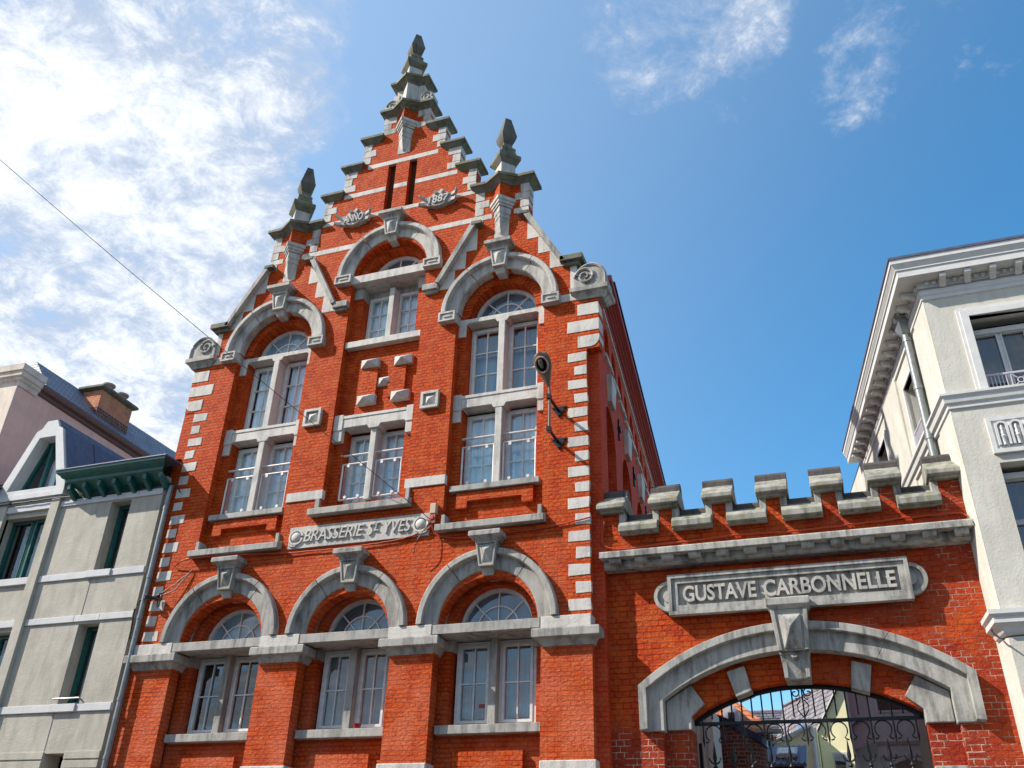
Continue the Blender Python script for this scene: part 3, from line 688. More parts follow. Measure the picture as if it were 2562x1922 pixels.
def rails(parent, x0, x1, z0, z1, y, top):
    """glass guard in a steel tube frame with a separate hand rail"""
    mb = MB(); r = .017
    mb.tube([(x0-.035, y-.02, top), (x1+.03, y-.02, top)], .02, 8); mb.tube([(x0-.045, y-.02, top), (x0-.03, y-.02, top)], .036, 10)
    c = [(x0, y-.03, z0), (x1, y-.03, z0), (x1, y-.03, z1), (x0, y-.03, z1)]
    for k in range(4): mb.tube([c[k], c[(k+1) % 4]], r, 8)
    for zz in (z0+.12, z1-.12):
        for x, d in ((x0, -.05), (x1, .05)): mb.tube([(x, y-.03, zz), (x+d, y-.01, zz)], .009, 6)
    for x in (x0+.11, x1-.11):
        for zz, d in ((z0, 1), (z1, -1)): mb.tube([(x, y-.055, zz+d*.035), (x, y-.02, zz+d*.035)], .026, 8); mb.box(x-.012, x+.012, y-.05, y-.02, min(zz, zz+d*.035), max(zz, zz+d*.035))
    o = part('guard_rail', mb, 'steel', parent)
    part('glass_panel', MB().box(x0+.045, x1-.045, y-.04, y-.032, z0+.03, z1-.03), 'glass_b', parent)

def lintel(parent, x0, x1, z0, z1, ear, ez, y, mat='stone_w', panel=True):
    """transom stone with ears at both ends and chamfered corners at the mullion"""
    q = [(x0, ez), (x0+ear, ez), (x0+ear, z0+.03), (x0+ear+.035, z0+.06)]
    m_ = (x0+x1)/2
    q += [(m_-.12, z0+.06), (m_-.085, z0), (m_+.085, z0), (m_+.12, z0+.06)]
    q += [(x1-ear-.035, z0+.06), (x1-ear, z0+.03), (x1-ear, ez), (x1, ez), (x1, z1), (x0, z1)]
    mb = MB(); mb.ext(q, y, y+.26)
    if panel:
        mb.box(x0+ear, x1-ear, y-.012, y+.05, z1-.05, z1+.004)
        mb.box(x0-.0, x0+ear, y-.015, y+.05, z0+.02, z1+.03); mb.box(x1-ear, x1, y-.015, y+.05, z0+.02, z1+.03)
    return part('lintel', mb, mat, parent, .005)

# ---- side bays, second floor and first floor
for c, cu2, gl2 in ((-SC, 'curtain', 'glass'), (SC, 'blind_b', 'glass')):
    w = MB(); y = .34
    r1 = frame(w, c-.6, c-.05, 8.44, 9.78, y, 2, (1, 1, 1)); r2_ = frame(w, c+.05, c+.6, 8.44, 9.78, y, 2, (1, 1, 1))
    o = part('window', w, 'frame', BW)
    for r in (r1, r2_):
        pane(o, r, y+.03, gl2)
        if c > 0: curtain(o, r[0]-.05, r[1]+.05, r[2]+(r[3]-r[2])*.66, r[3]+.05, y+.13, 'blind', 'roller_blind', .002); curtain(o, r[0]-.05, r[1]+.05, r[2]-.05, r[3]+.05, y+.2, 'blind_b', amp=.004)
        else: curtain(o, r[0]-.05+.08, r[1]+.05, r[2]-.05, r[3]+.05, y+.075, 'curtain', amp=.012)
    mullion(o, c, 8.42, 9.77, .125, .4)
    lintel(o, c-.765, c+.765, 9.745, 9.885, .14, 9.55, .128, 'stone_w', False)
    fan(o, c, 9.95, .56, .36, 'fan_shade' if c > 0 else 'blind_b', ring_r=.5)
    w = MB()
    r1 = frame(w, c-.6, c-.05, 6.87, 8.165, y, 2, (1.2, 1, 1)); r2_ = frame(w, c+.05, c+.6, 6.87, 8.165, y, 2, (1.2, 1, 1))
    o = part('window', w, 'frame', BW)
    for r in (r1, r2_):
        pane(o, r, y+.03, 'glass'); curtain(o, r[0]-.05, r[1]+.05, r[2]-.05, r[3]+.05, y+.075, 'curtain', amp=.012)
    mullion(o, c, 6.86, 8.16, .125, .4); lintel(o, c-.765, c+.765, 8.15, 8.42, .14, 7.975, .118)
    mb = MB(); mb.box(c-.69, c+.69, .03, .4, 6.775, 6.865); part('sill', mb, 'stone_g', o, .006)
    rails(o, c-.585, c-.075, 6.92, 7.55, .22, 7.70); rails(o, c+.075, c+.585, 6.92, 7.55, .22, 7.70)
# ---- middle bay
w = MB(); y = .34
r1 = frame(w, -.52, -.045, 9.79, 10.86, y, 2, (1, 1, 1)); r2_ = frame(w, .045, .52, 9.79, 10.86, y, 2, (1, 1, 1))
o = part('window', w, 'frame', BW)
for r in (r1, r2_): pane(o, r, y+.03, 'glass'); curtain(o, r[0]-.05, r[1]+.05, r[2]-.05, r[3]+.05, y+.075, 'curtain', amp=.012); curtain(o, r[0]-.03, r[1]+.03, r[2]+(r[3]-r[2])*.66, r[3]+.03, y+.09, 'blind', 'roller_blind', .001)
mullion(o, .03, 9.78, 10.86, .13, .4, w=.05)
mb = MB(); mb.box(-.70, .70, -.03, .42, 10.98, 11.145); part('lintel', mb, 'stone_w', o, .006)
for s in (-1, 1): part('bracket_block', MB().box(*sorted((s*.525, s*.712)), .12, .42, 10.74, 10.975), 'stone_g', o, .006)
part('lintel', MB().box(-.55, .55, .33, .43, 10.86, 10.985), 'stone_g', o)
mb = MB(); mb.box(-.705, .705, .03, .4, 9.665, 9.785); part('sill', mb, 'stone_w', o, .006)
fan(o, 0, 11.20, .525, .36, 'fan_shade', ring_r=0, hub=False, spokes=(PI*.28, PI/2, PI*.72))
w = MB()
r1 = frame(w, -.53, -.045, 6.86, 8.1, y, 2, (1.2, 1, 1)); r2_ = frame(w, .045, .53, 6.86, 8.1, y, 2, (1.2, 1, 1))
o = part('window', w, 'frame', BW)
for r in (r1, r2_): pane(o, r, y+.03, 'glass'); curtain(o, r[0]-.05, r[1]+.05, r[2]-.05, r[3]+.05, y+.075, 'curtain', amp=.012)
mullion(o, .0, 6.86, 8.1, .10, .4, w=.05); lintel(o, -.725, .745, 8.075, 8.345, .17, 7.90, .06)
sill(o, -.855, .835, 6.60, 6.70, -.13, .36, 6.85, 'stone_g', ((-.80, -.72, 6.90), (.74, .80, 6.90)))
rails(o, -.515, -.07, 6.92, 7.52, .2, 7.68); rails(o, .07, .515, 6.92, 7.52, .2, 7.68)
# ---- ground floor
for c, hw_, kind in ((-SC, .57, 'dark'), (0, .53, 'blind'), (SC, .57, 'blind')):
    w = MB(); y = .40
    r1 = frame(w, c-hw_, c-.05, 3.56, 4.66, y, 2, (1, 1), .065); r2_ = frame(w, c+.05, c+hw_, 3.56, 4.66, y, 2, (1, 1), .065)
    o = part('window', w, 'frame', BW)
    for r in (r1, r2_):
        pane(o, r, y+.03, 'glass_d' if kind == 'dark' else 'glass')
        if kind != 'dark': curtain(o, r[0]-.05, r[1]+.05, r[2]-.05, r[3]+.05, y+.11, 'blind', 'blind', .001)
    mullion(o, c, 3.54, 4.68, .275, .5, 'stone_g')
    mb = MB(); mb.box(c-hw_-.19, c+hw_+.19, -.075, .53, 4.672, 4.80); part('lintel', mb, 'stone_g', o, .006)
    for s in (-1, 1): part('bracket_block', MB().box(*sorted((c+s*hw_, c+s*(hw_+.19))), .24, .5, 4.52, 4.668), 'stone_g', o, .005)
    mb = MB(); mb.box(c-hw_-.15, c+hw_+.15, .12, .45, 3.44, 3.548); part('sill', mb, 'stone_g', o, .006)
    fan(o, c, 4.845, .555, .42, 'blind_b' if kind == 'dark' else 'fan_shade', ring_r=.54)
part('window_sticker', MB().box(SC-.235, SC-.145, .425, .429, 3.80, 3.85), 'red', BW)

# interior, back, side wall, roof
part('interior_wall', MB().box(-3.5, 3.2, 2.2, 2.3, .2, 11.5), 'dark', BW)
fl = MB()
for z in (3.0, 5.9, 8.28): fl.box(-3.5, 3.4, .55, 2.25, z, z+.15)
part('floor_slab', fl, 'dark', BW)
part('back_of_gable', MB().ext([(-3.5, 9.7), (3.3, 9.7), (2.4, 10.9), (1.5, 12.0), (0, 12.75), (-1.5, 12.0), (-2.4, 10.9)], .45, .55), 'brick_flat', BW)

def sidemat(x0, y0, k, outward):
    """local frame: x runs along the wall, y into the wall, z up"""
    if outward > 0: ex = Vector((k, 1, 0)).normalized(); ey = Vector((-1, k, 0)).normalized()
    else: ex = Vector((-k, -1, 0)).normalized(); ey = Vector((1, -k, 0)).normalized()
    M = Matrix.Identity(4)
    for i in range(3): M[i][0] = ex[i]; M[i][1] = ey[i]; M[i][2] = (0, 0, 1)[i]
    M.translation = (x0, y0, 0); return M
SM = sidemat(3.70, .14, -.091, 1)
sw = MB(); sw.M = SM
ah = []
for k in range(5): s0 = .36+k*1.93; ah.append(archhole(s0, s0+1.18, 4.5, 7.75, s0+.59, .59))
lun = []
for k in range(11): s0 = .62+k*.77; lun.append(archhole(s0, s0+.50, 9.28, 9.56, s0+.25, .25))
sw.ext([rect(0, 10, .1, 10.0)]+[h[::-1] for h in ah+lun], 0, .42)
sw.box(.05, 9.95, .421, .5, .1, 10.0)
part('side_wall', sw, 'brick_flat', BW)
part('corner_strip', MB().box(3.3, 3.70, .14, .5, .1, 9.9), 'brick_flat', BW)
st = MB(); st.M = SM; st.box(-.1, 10, -.035, .1, 9.90, 9.955); part('side_string', st, 'stone_w', BW)
lb = MB(); lb.M = SM
for k in range(11): s0 = .5+k*.77; lb.box(s0, s0+.38, -.05, .05, 9.09, 9.15); lb.box(s0+.38, s0+.77, -.05, .05, 9.15, 9.21)
part('label_course', lb, 'stone_w', BW)
for k in range(5):
    s0 = .36+k*1.93+.59; kb = MB(); kb.M = SM
    kb.loft([[(s0-.17, -.07, 8.42), (s0+.17, -.07, 8.42), (s0+.17, .1, 8.42), (s0-.17, .1, 8.42)], [(s0-.26, -.09, 8.86), (s0+.26, -.09, 8.86), (s0+.26, .1, 8.86), (s0-.26, .1, 8.86)]])
    part('side_keystone', kb, 'stone_w', BW)
    t_ = MB(); t_.M = SM; t_.box(s0+.94, s0+1.0, -.03, .0, 8.3, 8.68); t_.box(s0+.90, s0+1.04, -.05, -.02, 8.46, 8.52); part('iron_tie', t_, 'iron', BW)
ev = MB(); ev.M = SM
for a, b, z0, z1 in ((.05, .0, 9.957, 10.02), (.09, 0, 10.02, 10.06), (.13, 0, 10.06, 10.10), (.17, 0, 10.10, 10.13), (.24, 0, 10.13, 10.24)): ev.box(-.05, 10.05, -a, .3, z0, z1+.001)
ev.M = SM
part('eaves', ev, plain_mat('red_painted_eaves', (.33, .06, .05), .5), BW)
rf = MB()
def sp_(s, n, z): return SM @ Vector((s, n, z))
a, b, c_, d = sp_(.15, -.27, 10.24), sp_(10, -.27, 10.24), Vector((.0, 10, 12.8)), Vector((0, .6, 12.8))
rf.face(a, b, c_, d); rf.face(d, c_, (-3.6, 10, 10.2), (-3.6, .5, 10.2)); rf.face((-3.6, 10, 10.2), c_, b, (2.8, 10, 0), (-3.6, 10, 0)); rf.face((-3.6, .3, .1), (-3.6, .3, 10.2), (-3.6, 10, 10.2), (-3.6, 10, .1))
part('roof', rf, 'slate', BW)

# ================================================================== sign on the brewery
sg = root('sign_plaque', 'long white stone plaque on the brick front lettered BRASSERIE ST YVES', 'sign', (0, -.02, 6.12))
sb_ = MB(); sb_.box(-1.165, 1.165, -.03, .05, 6.115, 6.46); part('plaque', sb_, 'stone', sg, .004)
part('lettering', letters('BRASSERIE', -.895, .12, 6.205, 6.39, -.042, .03, .22, .0, gap=.95), 'stone_w', sg)
lt = MB()
for (t, a, b, z0, z1) in (('S', .185, .275, 6.205, 6.39), ('T', .29, .37, 6.29, 6.39), ('YVES', .45, .885, 6.205, 6.39)):
    part('lettering', letters(t, a, b, z0, z1, -.042, .03, .22, .0), 'stone_w', sg)
part('lettering', MB().box(.285, .36, -.055, -.02, 6.26, 6.272), 'stone_w', sg)
for c in (-1.035, 1.035):
    d = MB(); d.ring(c, 6.29, [(.095, -.03), (.095, -.055), (.122, -.055), (.122, -.02)], 0, 2*PI, 28)
    d.loft([[(c+r*math.cos(2*PI*k/20), y_, 6.29+r*math.sin(2*PI*k/20)) for k in range(20)] for r, y_ in ((.085, -.03), (.075, -.055), (.05, -.075), (.01, -.082))], smooth=True)
    s = -1 if c < 0 else 1; d.tube([(c+s*.02+.14*math.cos(-PI/2+s*t), -.045, 6.30+.155*math.sin(-PI/2+s*t)) for t in (-.25, 0, .25, .5, .75)], .012, 6)
    part('roundel', d, 'stone_w', sg)

# ================================================================== gateway wall
GW = root('gateway_wall', 'red brick gateway wall with stone battlements over a wide low arch', 'gateway', (5.95, .2, 0))
GX = 5.965
zarch = 3.60; Rs = 2.45; czs = 3.965-Rs
ha = math.asin(1.31/Rs)
op = [(GX-1.31, .1), (GX+1.31, .1)]+arc(GX, czs, Rs, PI/2-ha, PI/2+ha, 24)
Ri = 2.78; czi = 4.29-Ri; hi = math.asin(1.605/Ri)
inr = [(GX-1.64, .1), (GX+1.64, .1)]+arc(GX, czi, Ri+.05, PI/2-hi, PI/2+hi, 26)
gw = MB()
gw.ext([rect(3.68, 8.20, .1, 5.46), inr[::-1]], .27, .5)
gw.box(3.69, 8.20, .14, .5, 5.46, 5.93)
part('wall', gw, 'brick_gate', GW)
ms = [3.835, 4.55, 5.255, 5.945, 6.625, 7.305, 7.99]
for i, c in enumerate(ms):
    w = .17 if i not in (0, 6) else .165
    x0, x1 = (c-w, c+w) if i < 6 else (c-.17, 8.20)
    b0, b1 = x0+(.08 if i else -.0), x1-(.08 if i < 6 else 0)
    mb = MB(); mb.box(b0, b1, .14, .5, 5.93, 6.28); mo = part('merlon', mb, 'brick_gate', GW)
    for s, xx in ((-1, x0), (1, x1)):
        if (i == 0 and s < 0) or (i == 6 and s > 0): continue
        part('merlon_stone', MB().box(*sorted((xx, xx-s*.082)), .132, .5, 5.99, 6.28), 'stone_gate', mo, .006)
    cm = MB(); cm.yz([(.02, 6.232), (-.02, 6.238), (-.02, 6.295), (.25, 6.50), (.36, 6.50), (.60, 6.32), (.60, 6.24), (.52, 6.232)], x0-.03, x1+(.03 if i < 6 else -.01))
    cm.yz([(.07, 6.20), (.05, 6.233), (.5, 6.233), (.5, 6.20)], x0-.004, x1+(.004 if i < 6 else -.02))
    mc = part('merlon_cap', cm, 'stone_cap', mo, .008)
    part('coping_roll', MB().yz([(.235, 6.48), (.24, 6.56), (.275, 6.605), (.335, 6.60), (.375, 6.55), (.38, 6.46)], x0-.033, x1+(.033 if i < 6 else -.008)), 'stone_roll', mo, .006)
for i in range(6):
    x0 = ms[i]+.17-.02; x1 = ms[i+1]-.17+.02
    if i == 0: x0 = 3.99
    mb = MB(); mb.yz([(.03, 5.865), (.03, 5.885), (-.02, 5.89), (-.02, 5.965), (.05, 6.035), (.131, 6.06), (.131, 5.87)], x0-.055, x1+.055)
    mb.yz([(.10, 5.93), (.10, 6.04), (.28, 6.15), (.285, 6.195), (.31, 6.22), (.35, 6.215), (.38, 6.17), (.5, 6.08), (.5, 5.93)], x0+.021, x1-.021)
    eo = part('embrasure_sill', mb, 'stone_cap', GW, .005)
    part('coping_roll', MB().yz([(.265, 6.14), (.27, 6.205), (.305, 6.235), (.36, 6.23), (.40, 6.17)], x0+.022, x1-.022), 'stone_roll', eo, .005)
cn = MB(); cn.yz([(-.035, 5.535), (-.035, 5.61), (-.02, 5.625), (.14, 5.66), (.14, 5.535)], 3.67, 8.195)
cn.yz([(.10, 5.45), (.10, 5.534), (.28, 5.534), (.28, 5.42), (.14, 5.425)], 3.70, 8.195)
co = part('cornice', cn, 'stone_gate', GW, .004)
for k in range(13):
    x = 3.79+k*.3465
    d = MB(); d.yz([(.0, 5.51), (-.002, 5.5345), (.099, 5.5345), (.099, 5.462), (.03, 5.468), (.01, 5.485)], x, x+.155); part('dentil', d, 'stone_gate', co, .004)
# arch: stone surround, brick soffit ring, voussoirs
Ro = 3.02; czo = 4.61-Ro; ho = math.asin(1.89/Ro)
def offs(R, cz, h, e, zb): # polyline of the surround at radius R
    return arc(GX, cz, R, PI/2-h, PI/2+h, 26)
outer = [(GX+1.89, 3.42)]+offs(Ro, czo, ho, 0, 0)+[(GX-1.89, 3.42)]
midl = [(GX+1.79, 3.435)]+arc(GX, czo, Ro-.095, PI/2-math.asin(1.79/(Ro-.095)), PI/2+math.asin(1.79/(Ro-.095)), 26)+[(GX-1.79, 3.435)]
inner = [(GX+1.605, 3.42)]+arc(GX, czi, Ri, PI/2-hi, PI/2+hi, 26)+[(GX-1.605, 3.42)]
def strip(a, b, i0, i1, y0, y1):
    return MB().ext(a[i0:i1+1]+b[i0:i1+1][::-1], y0, y1)
for i0, i1 in ((0, 7), (7, 14), (14, 21), (21, 28)):
    # leave a hairline joint by trimming
    mb = strip(outer, inner, i0, i1, .225, .42); mb2 = strip(outer, midl, i0, i1, .145, .25)
    mb.v += mb2.v; n = len(mb.v)-len(mb2.v); mb.f += [tuple(k+n for k in f) for f in mb2.f]; mb.sm += mb2.sm
    # bright inner arris
    in2 = [(GX+(x-GX)*.985, z-.0) for x, z in inner]
    part('arch_surround', mb, 'stone_gate', GW, .007)
sof = MB()
op_r = arc(GX, czs, Rs, PI/2-ha, PI/2+ha, 26); in_r = arc(GX, czi, Ri+.06, PI/2-hi, PI/2+hi, 26)
sof.ext([(GX+1.31, .1)]+op_r+[(GX-1.31, .1), (GX-1.66, .1)]+in_r[::-1]+[(GX+1.66, .1)], .43, .75)
part('arch_soffit', sof, 'brick_gate', GW)
def vous(pts, y=.37): part('voussoir', MB().ext(pts, y, .758), 'stone_gate', GW, .01)
vous([(5.22, 3.80), (5.41, 3.865), (5.35, 4.165), (5.13, 4.105)]); vous([(6.535, 3.86), (6.73, 3.795), (6.80, 4.105), (6.585, 4.165)])
for s in (1, -1):
    q = [(GX+s*1.597, 3.45), (GX+s*1.597, 3.775), (GX+s*1.28, 3.965), (GX+s*1.13, 3.745), (GX+s*1.30, 3.60), (GX+s*1.30, 3.45)]
    vous(q if s < 0 else q[::-1], .37)
part('jamb_block', MB().box(GX+1.29, GX+1.62, .25, .6, .1, 2.99), 'stone_gate', GW, .01)
part('jamb_block', MB().box(GX-1.62, GX-1.29, .25, .6, .1, 2.75), 'stone_gate', GW, .01)
k = MB()
k.loft([[(GX-w, y0, z), (GX+w, y0, z), (GX+w, .4, z), (GX-w, .4, z)] for w, y0, z in ((.175, .09, 4.25), (.215, .05, 4.73))])
e = .045
for x0, x1, x2, x3 in ((-.175, -.13, -.215, -.165), (.13, .175, .165, .215)):
    k.loft([[(GX+x0, .07, 4.25), (GX+x1, .07, 4.25), (GX+x1, .12, 4.25), (GX+x0, .12, 4.25)], [(GX+x2, .025, 4.73), (GX+x3, .025, 4.73), (GX+x3, .1, 4.73), (GX+x2, .1, 4.73)]])
k.loft([[(GX-.10, .07, 4.27), (GX+.10, .07, 4.27), (GX+.10, .2, 4.27), (GX-.10, .2, 4.27)], [(GX-.13, .03, 4.66), (GX+.13, .03, 4.66), (GX+.13, .2, 4.66), (GX-.13, .2, 4.66)]])
p = [(GX-.10, .069, 4.27), (GX+.10, .069, 4.27), (GX+.13, .029, 4.66), (GX-.13, .029, 4.66)]
for q in range(4): k.face(p[q], p[(q+1) % 4], (GX, -.06, 4.50))
ks = part('keystone', k, 'stone_gate', GW, .005)
kc = MB(); kc.loft([[(GX-w, y0, z), (GX+w, y0, z), (GX+w, .35, z), (GX-w, .35, z)] for w, y0, z in ((.22, .04, 4.731), (.255, -.01, 4.775), (.255, -.012, 4.855), (.25, .0, 4.865))]); part('keystone_cap', kc, 'stone_gate', ks, .006)
kl = MB(); kl.loft([[(GX-w, y0, z), (GX+w, y0, z), (GX+w, .77, z), (GX-w, .77, z)] for w, y0, z in ((.145, .22, 3.95), (.165, .14, 4.249))])
kl.box(GX-.17, GX+.17, .135, .3, 4.215, 4.249); kl.box(GX-.145, GX-.10, .17, .3, 3.955, 4.215); kl.box(GX+.10, GX+.145, .17, .3, 3.955, 4.215); kl.tube([(GX, .13, 4.215), (GX, .18, 4.18)], .05, 10)
part('keystone_tail', kl, 'stone_gate', ks, .004)

NP = root('name_plaque', 'weathered stone name board above the arch lettered GUSTAVE CARBONNELLE', 'sign', (GX, .24, 4.78))
a = MB(); x0, x1, z0, z1 = 4.54, 7.365, 4.79, 5.265
a.box(x0, x1, .19, .3, z0, z1)
fw = .10
for q in (rect(x0, x1, z0, z0+fw), rect(x0, x1, z1-fw+.01, z1), rect(x0, x0+fw, z0+fw, z1-fw+.01), rect(x1-fw, x1, z0+fw, z1-fw+.01)): a.ext(q, .14, .2)
i0 = .025
for q in (rect(x0-.02, x1+.02, z0-.02, z0+i0), rect(x0-.02, x1+.02, z1-i0, z1+.02), rect(x0-.02, x0+i0, z0+i0, z1-i0), rect(x1-i0, x1+.02, z0+i0, z1-i0)): a.ext(q, .115, .21)
for s, c in ((-1, x0), (1, x1)):
    zc = (z0+z1)/2; a0 = PI/2 if s < 0 else -PI/2
    a.ext(arc(c+s*.015, zc, .19, a0, a0+PI, 20), .205, .3); a.ring(c+s*.015, zc, [(.15, .21), (.15, .165), (.195, .165), (.195, .25)], a0, a0+PI, 20); a.ext(arc(c+s*.02, zc, .075, a0, a0+PI, 12), .17, .25)
part('board', a, 'stone_gate', NP, .005)
for t, xa, xb in (('GUSTAVE', 4.705, 5.61), ('CARBONNELLE', 5.70, 7.225)): part('lettering', letters(t, xa, xb, 4.93, 5.135, .165, .055, 0, .022, gap=1.0), 'stone', NP)

# ------------------------------------------------------------------ iron gate in the arch
IG = root('iron_gate', 'black wrought iron gate of upright bars and scrolls under the brick arch', 'gate', (GX, .5, .13))
g = MB(); yg = .60
g.box(GX-1.31, GX+1.31, yg-.02, yg+.02, 3.525, 3.562); part('rail', g, 'iron', IG)
g = MB(); g.ring(GX, czs, [(Rs-.055, yg-.02), (Rs-.055, yg+.02), (Rs-.01, yg+.02), (Rs-.01, yg-.02)], PI/2-ha, PI/2+ha, 32); part('arch_bar', g, 'iron', IG)
for kx in range(21):
    x = GX-1.2+kx*.1205
    top = czs+math.sqrt((Rs-.03)**2-(x-GX)**2)
    low = 3.30 if kx % 2 == 0 else 3.535
    b = MB(); b.tube([(x, yg, low+.06), (x, yg, top)], .0105, 6)
    if kx % 2 == 0: b.tube([(x, yg, low-.03), (x, yg, low+.05), (x, yg, low+.13)], [.002, .016, .0105], 6)
    part('bar', b, 'iron', IG)
for kx in range(10):
    c = GX-1.08+kx*.241
    b = MB(); arcp = [(c+.092*math.cos(a_), yg, 3.43+.095*math.sin(a_)) for a_ in [(-.30+k*.1)*PI for k in range(17)]]
    b.tube([(c+.10, yg, 3.325), (c+.068, yg, 3.335)]+arcp+[(c-.068, yg, 3.335), (c-.10, yg, 3.325)], .009, 6)
    part('ring', b, 'iron', IG)
for s in (-1, 1):
    b = MB(); pts = []
    for k in range(30):
        t = k/29; a_ = PI*.5+t*PI*2.2; rr = .055*(1-.75*t); pts.append((GX+s*(.075+rr*math.cos(a_)), yg-.02, 3.86+rr*math.sin(a_)))
    b.tube(pts, .008, 6); b.tube([(GX+s*.02, yg-.02, 3.90), (GX+s*.03, yg-.02, 3.80), (GX+s*.07, yg-.02, 3.775), (GX+s*.075, yg-.02, 3.80), (GX+s*.055, yg-.02, 3.80)], .007, 6)
    b.tube([(GX+s*.02, yg-.02, 3.78), (GX+s*.065, yg-.02, 3.72), (GX+s*.06, yg-.02, 3.66), (GX+s*.005, yg-.02, 3.585)], .008, 6); part('scroll', b, 'iron', IG)
for kx in range(11):
    x = GX-1.09+kx*.218
    if 4 < kx < 7: continue
    b = MB(); b.tube([(x, yg+.03, .2), (x, yg+.03, 3.13)], .012, 6); b.tube([(x, yg+.03, 3.10), (x, yg+.03, 3.16), (x, yg+.03, 3.34)], [.013, .026, .003], 6)
    for s in (-1, 1): b.tube([(x, yg+.03, 3.09), (x+s*.045, yg+.03, 3.11), (x+s*.07, yg+.03, 3.155), (x+s*.055, yg+.03, 3.17)], [.01, .012, .01, .004], 6)
    b.lathe(x, yg+.03, [(.013, 2.98), (.028, 3.0), (.013, 3.03), (.03, 3.05), (.012, 3.08)], 8)
    part('spear', b, 'iron', IG)
b = MB(); b.box(GX-1.3, GX+1.3, yg+.01, yg+.05, 2.85, 2.89); part('rail', b, 'iron', IG)

# ------------------------------------------------------------------ street lamp on the wall
SL = root('street_lamp', 'brown street lamp head on a pole bracketed to the right brick pier', 'street lamp', (3.09, 0, 7.6))
p = MB(); p.tube([(3.085, -.40, 7.30), (3.09, -.40, 7.95), (3.085, -.42, 8.06)], .019, 10); p.tube([(3.085, -.40, 7.86), (3.085, -.40, 7.92)], .027, 10); p.tube([(3.085, -.40, 7.30), (3.085, -.40, 7.36)], .026, 10); part('pole', p, 'bronze', SL)
for z in (7.34, 7.86):
    a = MB(); a.tube([(3.085, -.41, z+.01), (3.10, -.02, z-.005)], .023, 8); a.box(3.055, 3.115, -.44, -.36, z-.02, z+.05); part('arm', a, 'iron', SL)
    a = MB(); a.ext([(2.99, z+.055), (3.115, z-.13), (3.235, z+.055)], -.02, .0); 
    for bx, bz in ((3.03, z+.03), (3.195, z+.03), (3.113, z-.09)): a.tube([(bx, -.035, bz), (bx, -.01, bz)], .012, 8)
    part('wall_plate', a, 'iron', SL, .003)
# lantern: long shell pointing out from the wall, open bowl below
hd = MB(); rings = []
ax = Vector((-.10, -.50, .72)).normalized(); o0 = Vector((3.085, -.42, 8.05)); sx = ax.cross(Vector((0, 0, 1))).normalized(); up = sx.cross(ax).normalized()
for t, w, h in ((0, .025, .02), (.05, .04, .035), (.14, .075, .05), (.24, .118, .07), (.34, .138, .085), (.42, .132, .08), (.475, .10, .065), (.50, .04, .03)):
    rings.append([o0+ax*t+sx*w*math.cos(q*2*PI/16)+up*(h*math.sin(q*2*PI/16) if math.sin(q*2*PI/16) > 0 else .03*math.sin(q*2*PI/16)) for q in range(16)])
hd.loft(rings, smooth=True); ho_ = part('lamp_head', hd, 'bronze', SL)
bw = MB(); cc = o0+ax*.32-up*.03
bw.tube([cc+sx*.098*math.cos(q*2*PI/24)+ax*.115*math.sin(q*2*PI/24)-up*.012 for q in range(25)], .014, 8); part('lamp_rim', bw, 'clay', ho_)
bl = MB(); bl.loft([[cc-up*.004+(sx*.085*math.cos(q*2*PI/20)+ax*.10*math.sin(q*2*PI/20))*s for q in range(20)] for s in (1., .97)]); part('lamp_bowl', bl, 'iron', ho_)
bl = MB(); bl.tube([cc+ax*.08-up*.02, cc+ax*.02-up*.03, cc-ax*.05-up*.02], [.03, .035, .015], 10); part('bulb', bl, 'bronze', ho_)

# ------------------------------------------------------------------ boxes, wires, small things
JB = root('junction_box', 'small beige and red junction box at the right end of the BRASSERIE plaque', 'junction box', (1.225, 0, 6.3))
part('cover', MB().box(1.185, 1.275, -.085, .02, 6.42, 6.58), 'box', JB, .008)
b = MB(); b.box(1.175, 1.275, -.075, .02, 6.27, 6.419); b.box(1.20, 1.25, -.09, -.07, 6.33, 6.38); part('base', b, 'box_r', JB, .008)
def wire(name, pts, r, mat, label, n=24, wob=.0):
    P_ = [Vector(p) for p in pts]; out_ = []
    for i in range(len(P_)-1):
        a, b = P_[i], P_[i+1]; p0 = P_[max(i-1, 0)]; p3 = P_[min(i+2, len(P_)-1)]
        for k in range(n):
            t = k/n; q = .5*((2*a)+(b-p0)*t+(2*p0-5*a+4*b-p3)*t*t+(3*a-p0-3*b+p3)*t**3)
            out_.append(q+Vector((0, 0, random.uniform(-wob, wob))))
    out_.append(P_[-1])
    return single(name, MB().tube(out_, r, 6), mat, label, 'cable', P_[0])
wire('overhead_wire', [(1.20, -.09, 6.33), (-2.7, -1.55, 9.62), (-6.539, -3, 12.963), (-12.5, -5.25, 18.3)], .0055, 'cable_b', 'thin black overhead wire slanting from the junction box up into the left sky')
wire('wall_cable', [(-3.2, -.03, 6.02), (-2.9, -.10, 6.10), (-2, -.06, 6.10), (-1.1, -.03, 6.06), (-.2, -.03, 6.05), (.7, -.03, 6.09), (1.15, -.05, 6.20), (1.23, -.06, 6.29)], .011, 'cable', 'orange painted cable running under the BRASSERIE plaque to the junction box', 10, .004)
wire('wall_cable', [(1.22, -.06, 6.28), (1.3, -.05, 6.1), (1.7, -.02, 6.02), (2.3, -.02, 6.03), (2.9, -.02, 6.05), (3.56, -.03, 6.13)], .011, 'cable', 'cable below the low right window sill running to the corner', 10, .004)
wire('loose_wire', [(1.2, -.08, 6.30), (1.12, -.14, 6.12), (1.05, -.16, 5.98), (1.0, -.12, 5.80)], .006, 'cable_b', 'loose thin wire hanging below the junction box')
